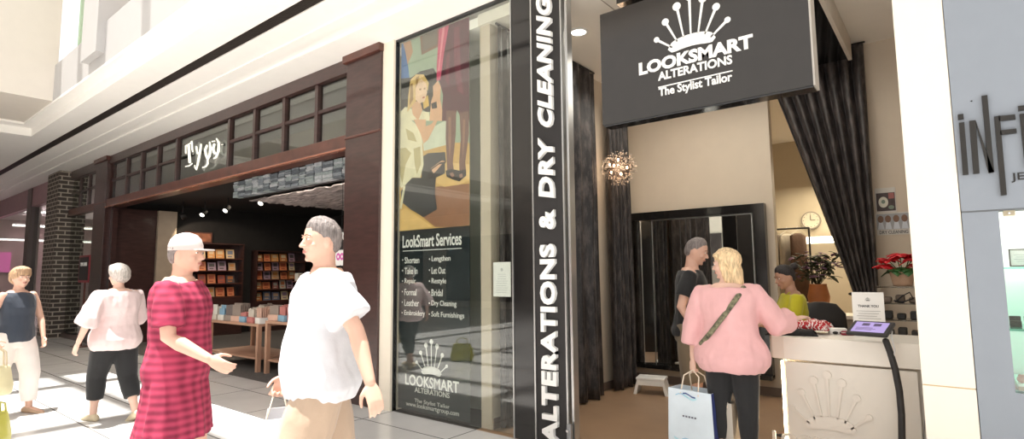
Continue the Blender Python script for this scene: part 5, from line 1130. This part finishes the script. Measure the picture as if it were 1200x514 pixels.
bm = bmesh.new(); loft(bm, [[q_(x * f, .40 + (.34 if k else 0) * math.sqrt(max(0, 1 - (x / .36) ** 2)), z) for x in [-.34 + .68 * t / 12 for t in range(13)]] + [q_(x * f, .38, z) for x in [.34 - .68 * t / 12 for t in range(13)]] for k, f, z in ((1, 1, .10), (1, 1, .13))]); obj('cap_peak', bm, MATS['cap_pale'], P3.root, True)
p = standx(382, 3.06)
P4 = Person('person with grey hair in white t-shirt and tan shorts nearest on the left', (p.x, p.y, 0), math.radians(150), 1.78, skin_w, 1.18, head=(math.radians(18), 0, 0), armL=((-.45, -.55, -1), (-.35, -.25, -1), .45), armR=((.12, .25, -1), (.0, .45, -1), 1.2), **striding(.30))
P4.hair(H_GR, 'short'); P4.wear('white_tshirt', tee('white_tee', (.60, .60, .63)), torso=(.455, .832), sleeves=.40, g=.036, wr=.014, belly=.016, flare=.012, loose=.028); P4.wear('tan_shorts', tee('tan_shorts', (.45, .33, .24)), torso=(.455, .56), legs=.50, g=.018, wr=.008, loose=.02); P4.shoes(MATS['shoe_tan'])

# bags
ww = PW.world(PW.arms['L']['wr'] + PW.arms['L']['d'] * .09)
def art_blue(bm, w_, d, h):
    y = -d / 2
    for k in range(9):
        x0 = -w_ / 2 * .95 + random.random() * w_ * .6; z0 = (.08 if k < 6 else .88) * h + random.random() * .06 * h; pts = [(x0 + t * w_ * .07, z0 + .012 * math.sin(t * 1.1 + k)) for t in range(5)]; pts += [(px_, pz - .006 - .004 * (k % 3)) for px_, pz in pts[::-1]]; prism(bm, pts, y - .003, y - .001, k % 3)
    text_bm('BOUTIQUE', 0, .001, 0, .001, 0) if False else None
    for k in range(5): box(bm, -.06 + k * .024, y - .003, h * .52, -.045 + k * .024, y - .001, h * .52 + .012, 3)
    return [mat('art_sky', (.25, .50, .70), .5), mat('art_navy', (.05, .09, .25), .5), mat('art_aqua', (.45, .70, .78), .5), mat('art_ink', (.12, .12, .16), .5)]
navy = mat('bag_navy', (.025, .04, .16), .5); bagw = mat('bag_white', (.66, .74, .80), .45); rope = mat('handle_cream', (.72, .62, .5), .6)
paper_bag('shopping_bag', 'large white and blue paper shopping bag with navy side held by the person in pink', 'shopping bag', (ww.x + .01, ww.y, ww.z - .545), math.radians(-10), .36, .16, .41, [bagw, navy, rope], .14, art_blue)
paper_bag('shopping_bag', 'smaller plain beige paper bag held behind the blue and white one', 'shopping bag', (ww.x + .24, ww.y + .02, ww.z - .56), math.radians(-12), .12, .10, .36, [mat('bag_beige', (.52, .47, .40), .4), mat('bag_tan', (.36, .28, .20), .4), rope], .18)
def soft_bag(label, loc, rz, w_, d, h, m, hm, hh=.2):
    r = thing('handbag', label, 'handbag', loc, rz); bm = bmesh.new(); loft(bm, [ring(V(0, 0, z * h), V(w_ / 2 * f, 0, 0), V(0, d / 2 * g_, 0), 22) for z, f, g_ in ((0, .75, .7), (.04, .92, .95), (.3, 1.0, 1.0), (.65, .92, .8), (.92, .78, .45), (1, .72, .3))])
    obj('bag_body', bake(bm, .010, 2, lambda c: .008 * noise.noise(c * 9)), m, r, True)
    for sd in (-1, 1): bm = bmesh.new(); tube(bm, [(-w_ * .25, sd * d * .15, h * .9), (-w_ * .2, sd * d * .12, h + hh * .7), (0, sd * .01, h + hh), (w_ * .2, sd * d * .12, h + hh * .7), (w_ * .25, sd * d * .15, h * .9)], .008, 8); obj('handle', bm, hm, r, True)
    return r
w1 = P1.world(P1.arms['R']['wr'] + P1.arms['R']['d'] * .09)
soft_bag('cream yellow slouchy handbag carried by the person in navy', (w1.x, w1.y, w1.z - .50), math.radians(-62), .34, .14, .30, mat('bag_cream', (.72, .66, .42), .5), mat('strap_cream', (.6, .5, .35), .5), .20)
w4 = P4.world(P4.arms['R']['wr'] + P4.arms['R']['d'] * .09)
paper_bag('carrier_bag', 'plain white carrier bag carried by the person in white t-shirt', 'shopping bag', (w4.x, w4.y, w4.z - .47), math.radians(150), .30, .12, .34, [mat('bag_plain', (.84, .84, .86), .5), MATS['bag_plain'] if 'bag_plain' in MATS else bagw, rope], .13)
p = standx(14, 4.9)
soft_bag('lime yellow handbag with curved seams standing on the tiles at the bottom left', (p.x, p.y, 0), math.radians(-35), .40, .15, .29, mat('bag_lime', (.52, .50, .10), .4), mat('strap_lime', (.40, .38, .08), .4), .10)
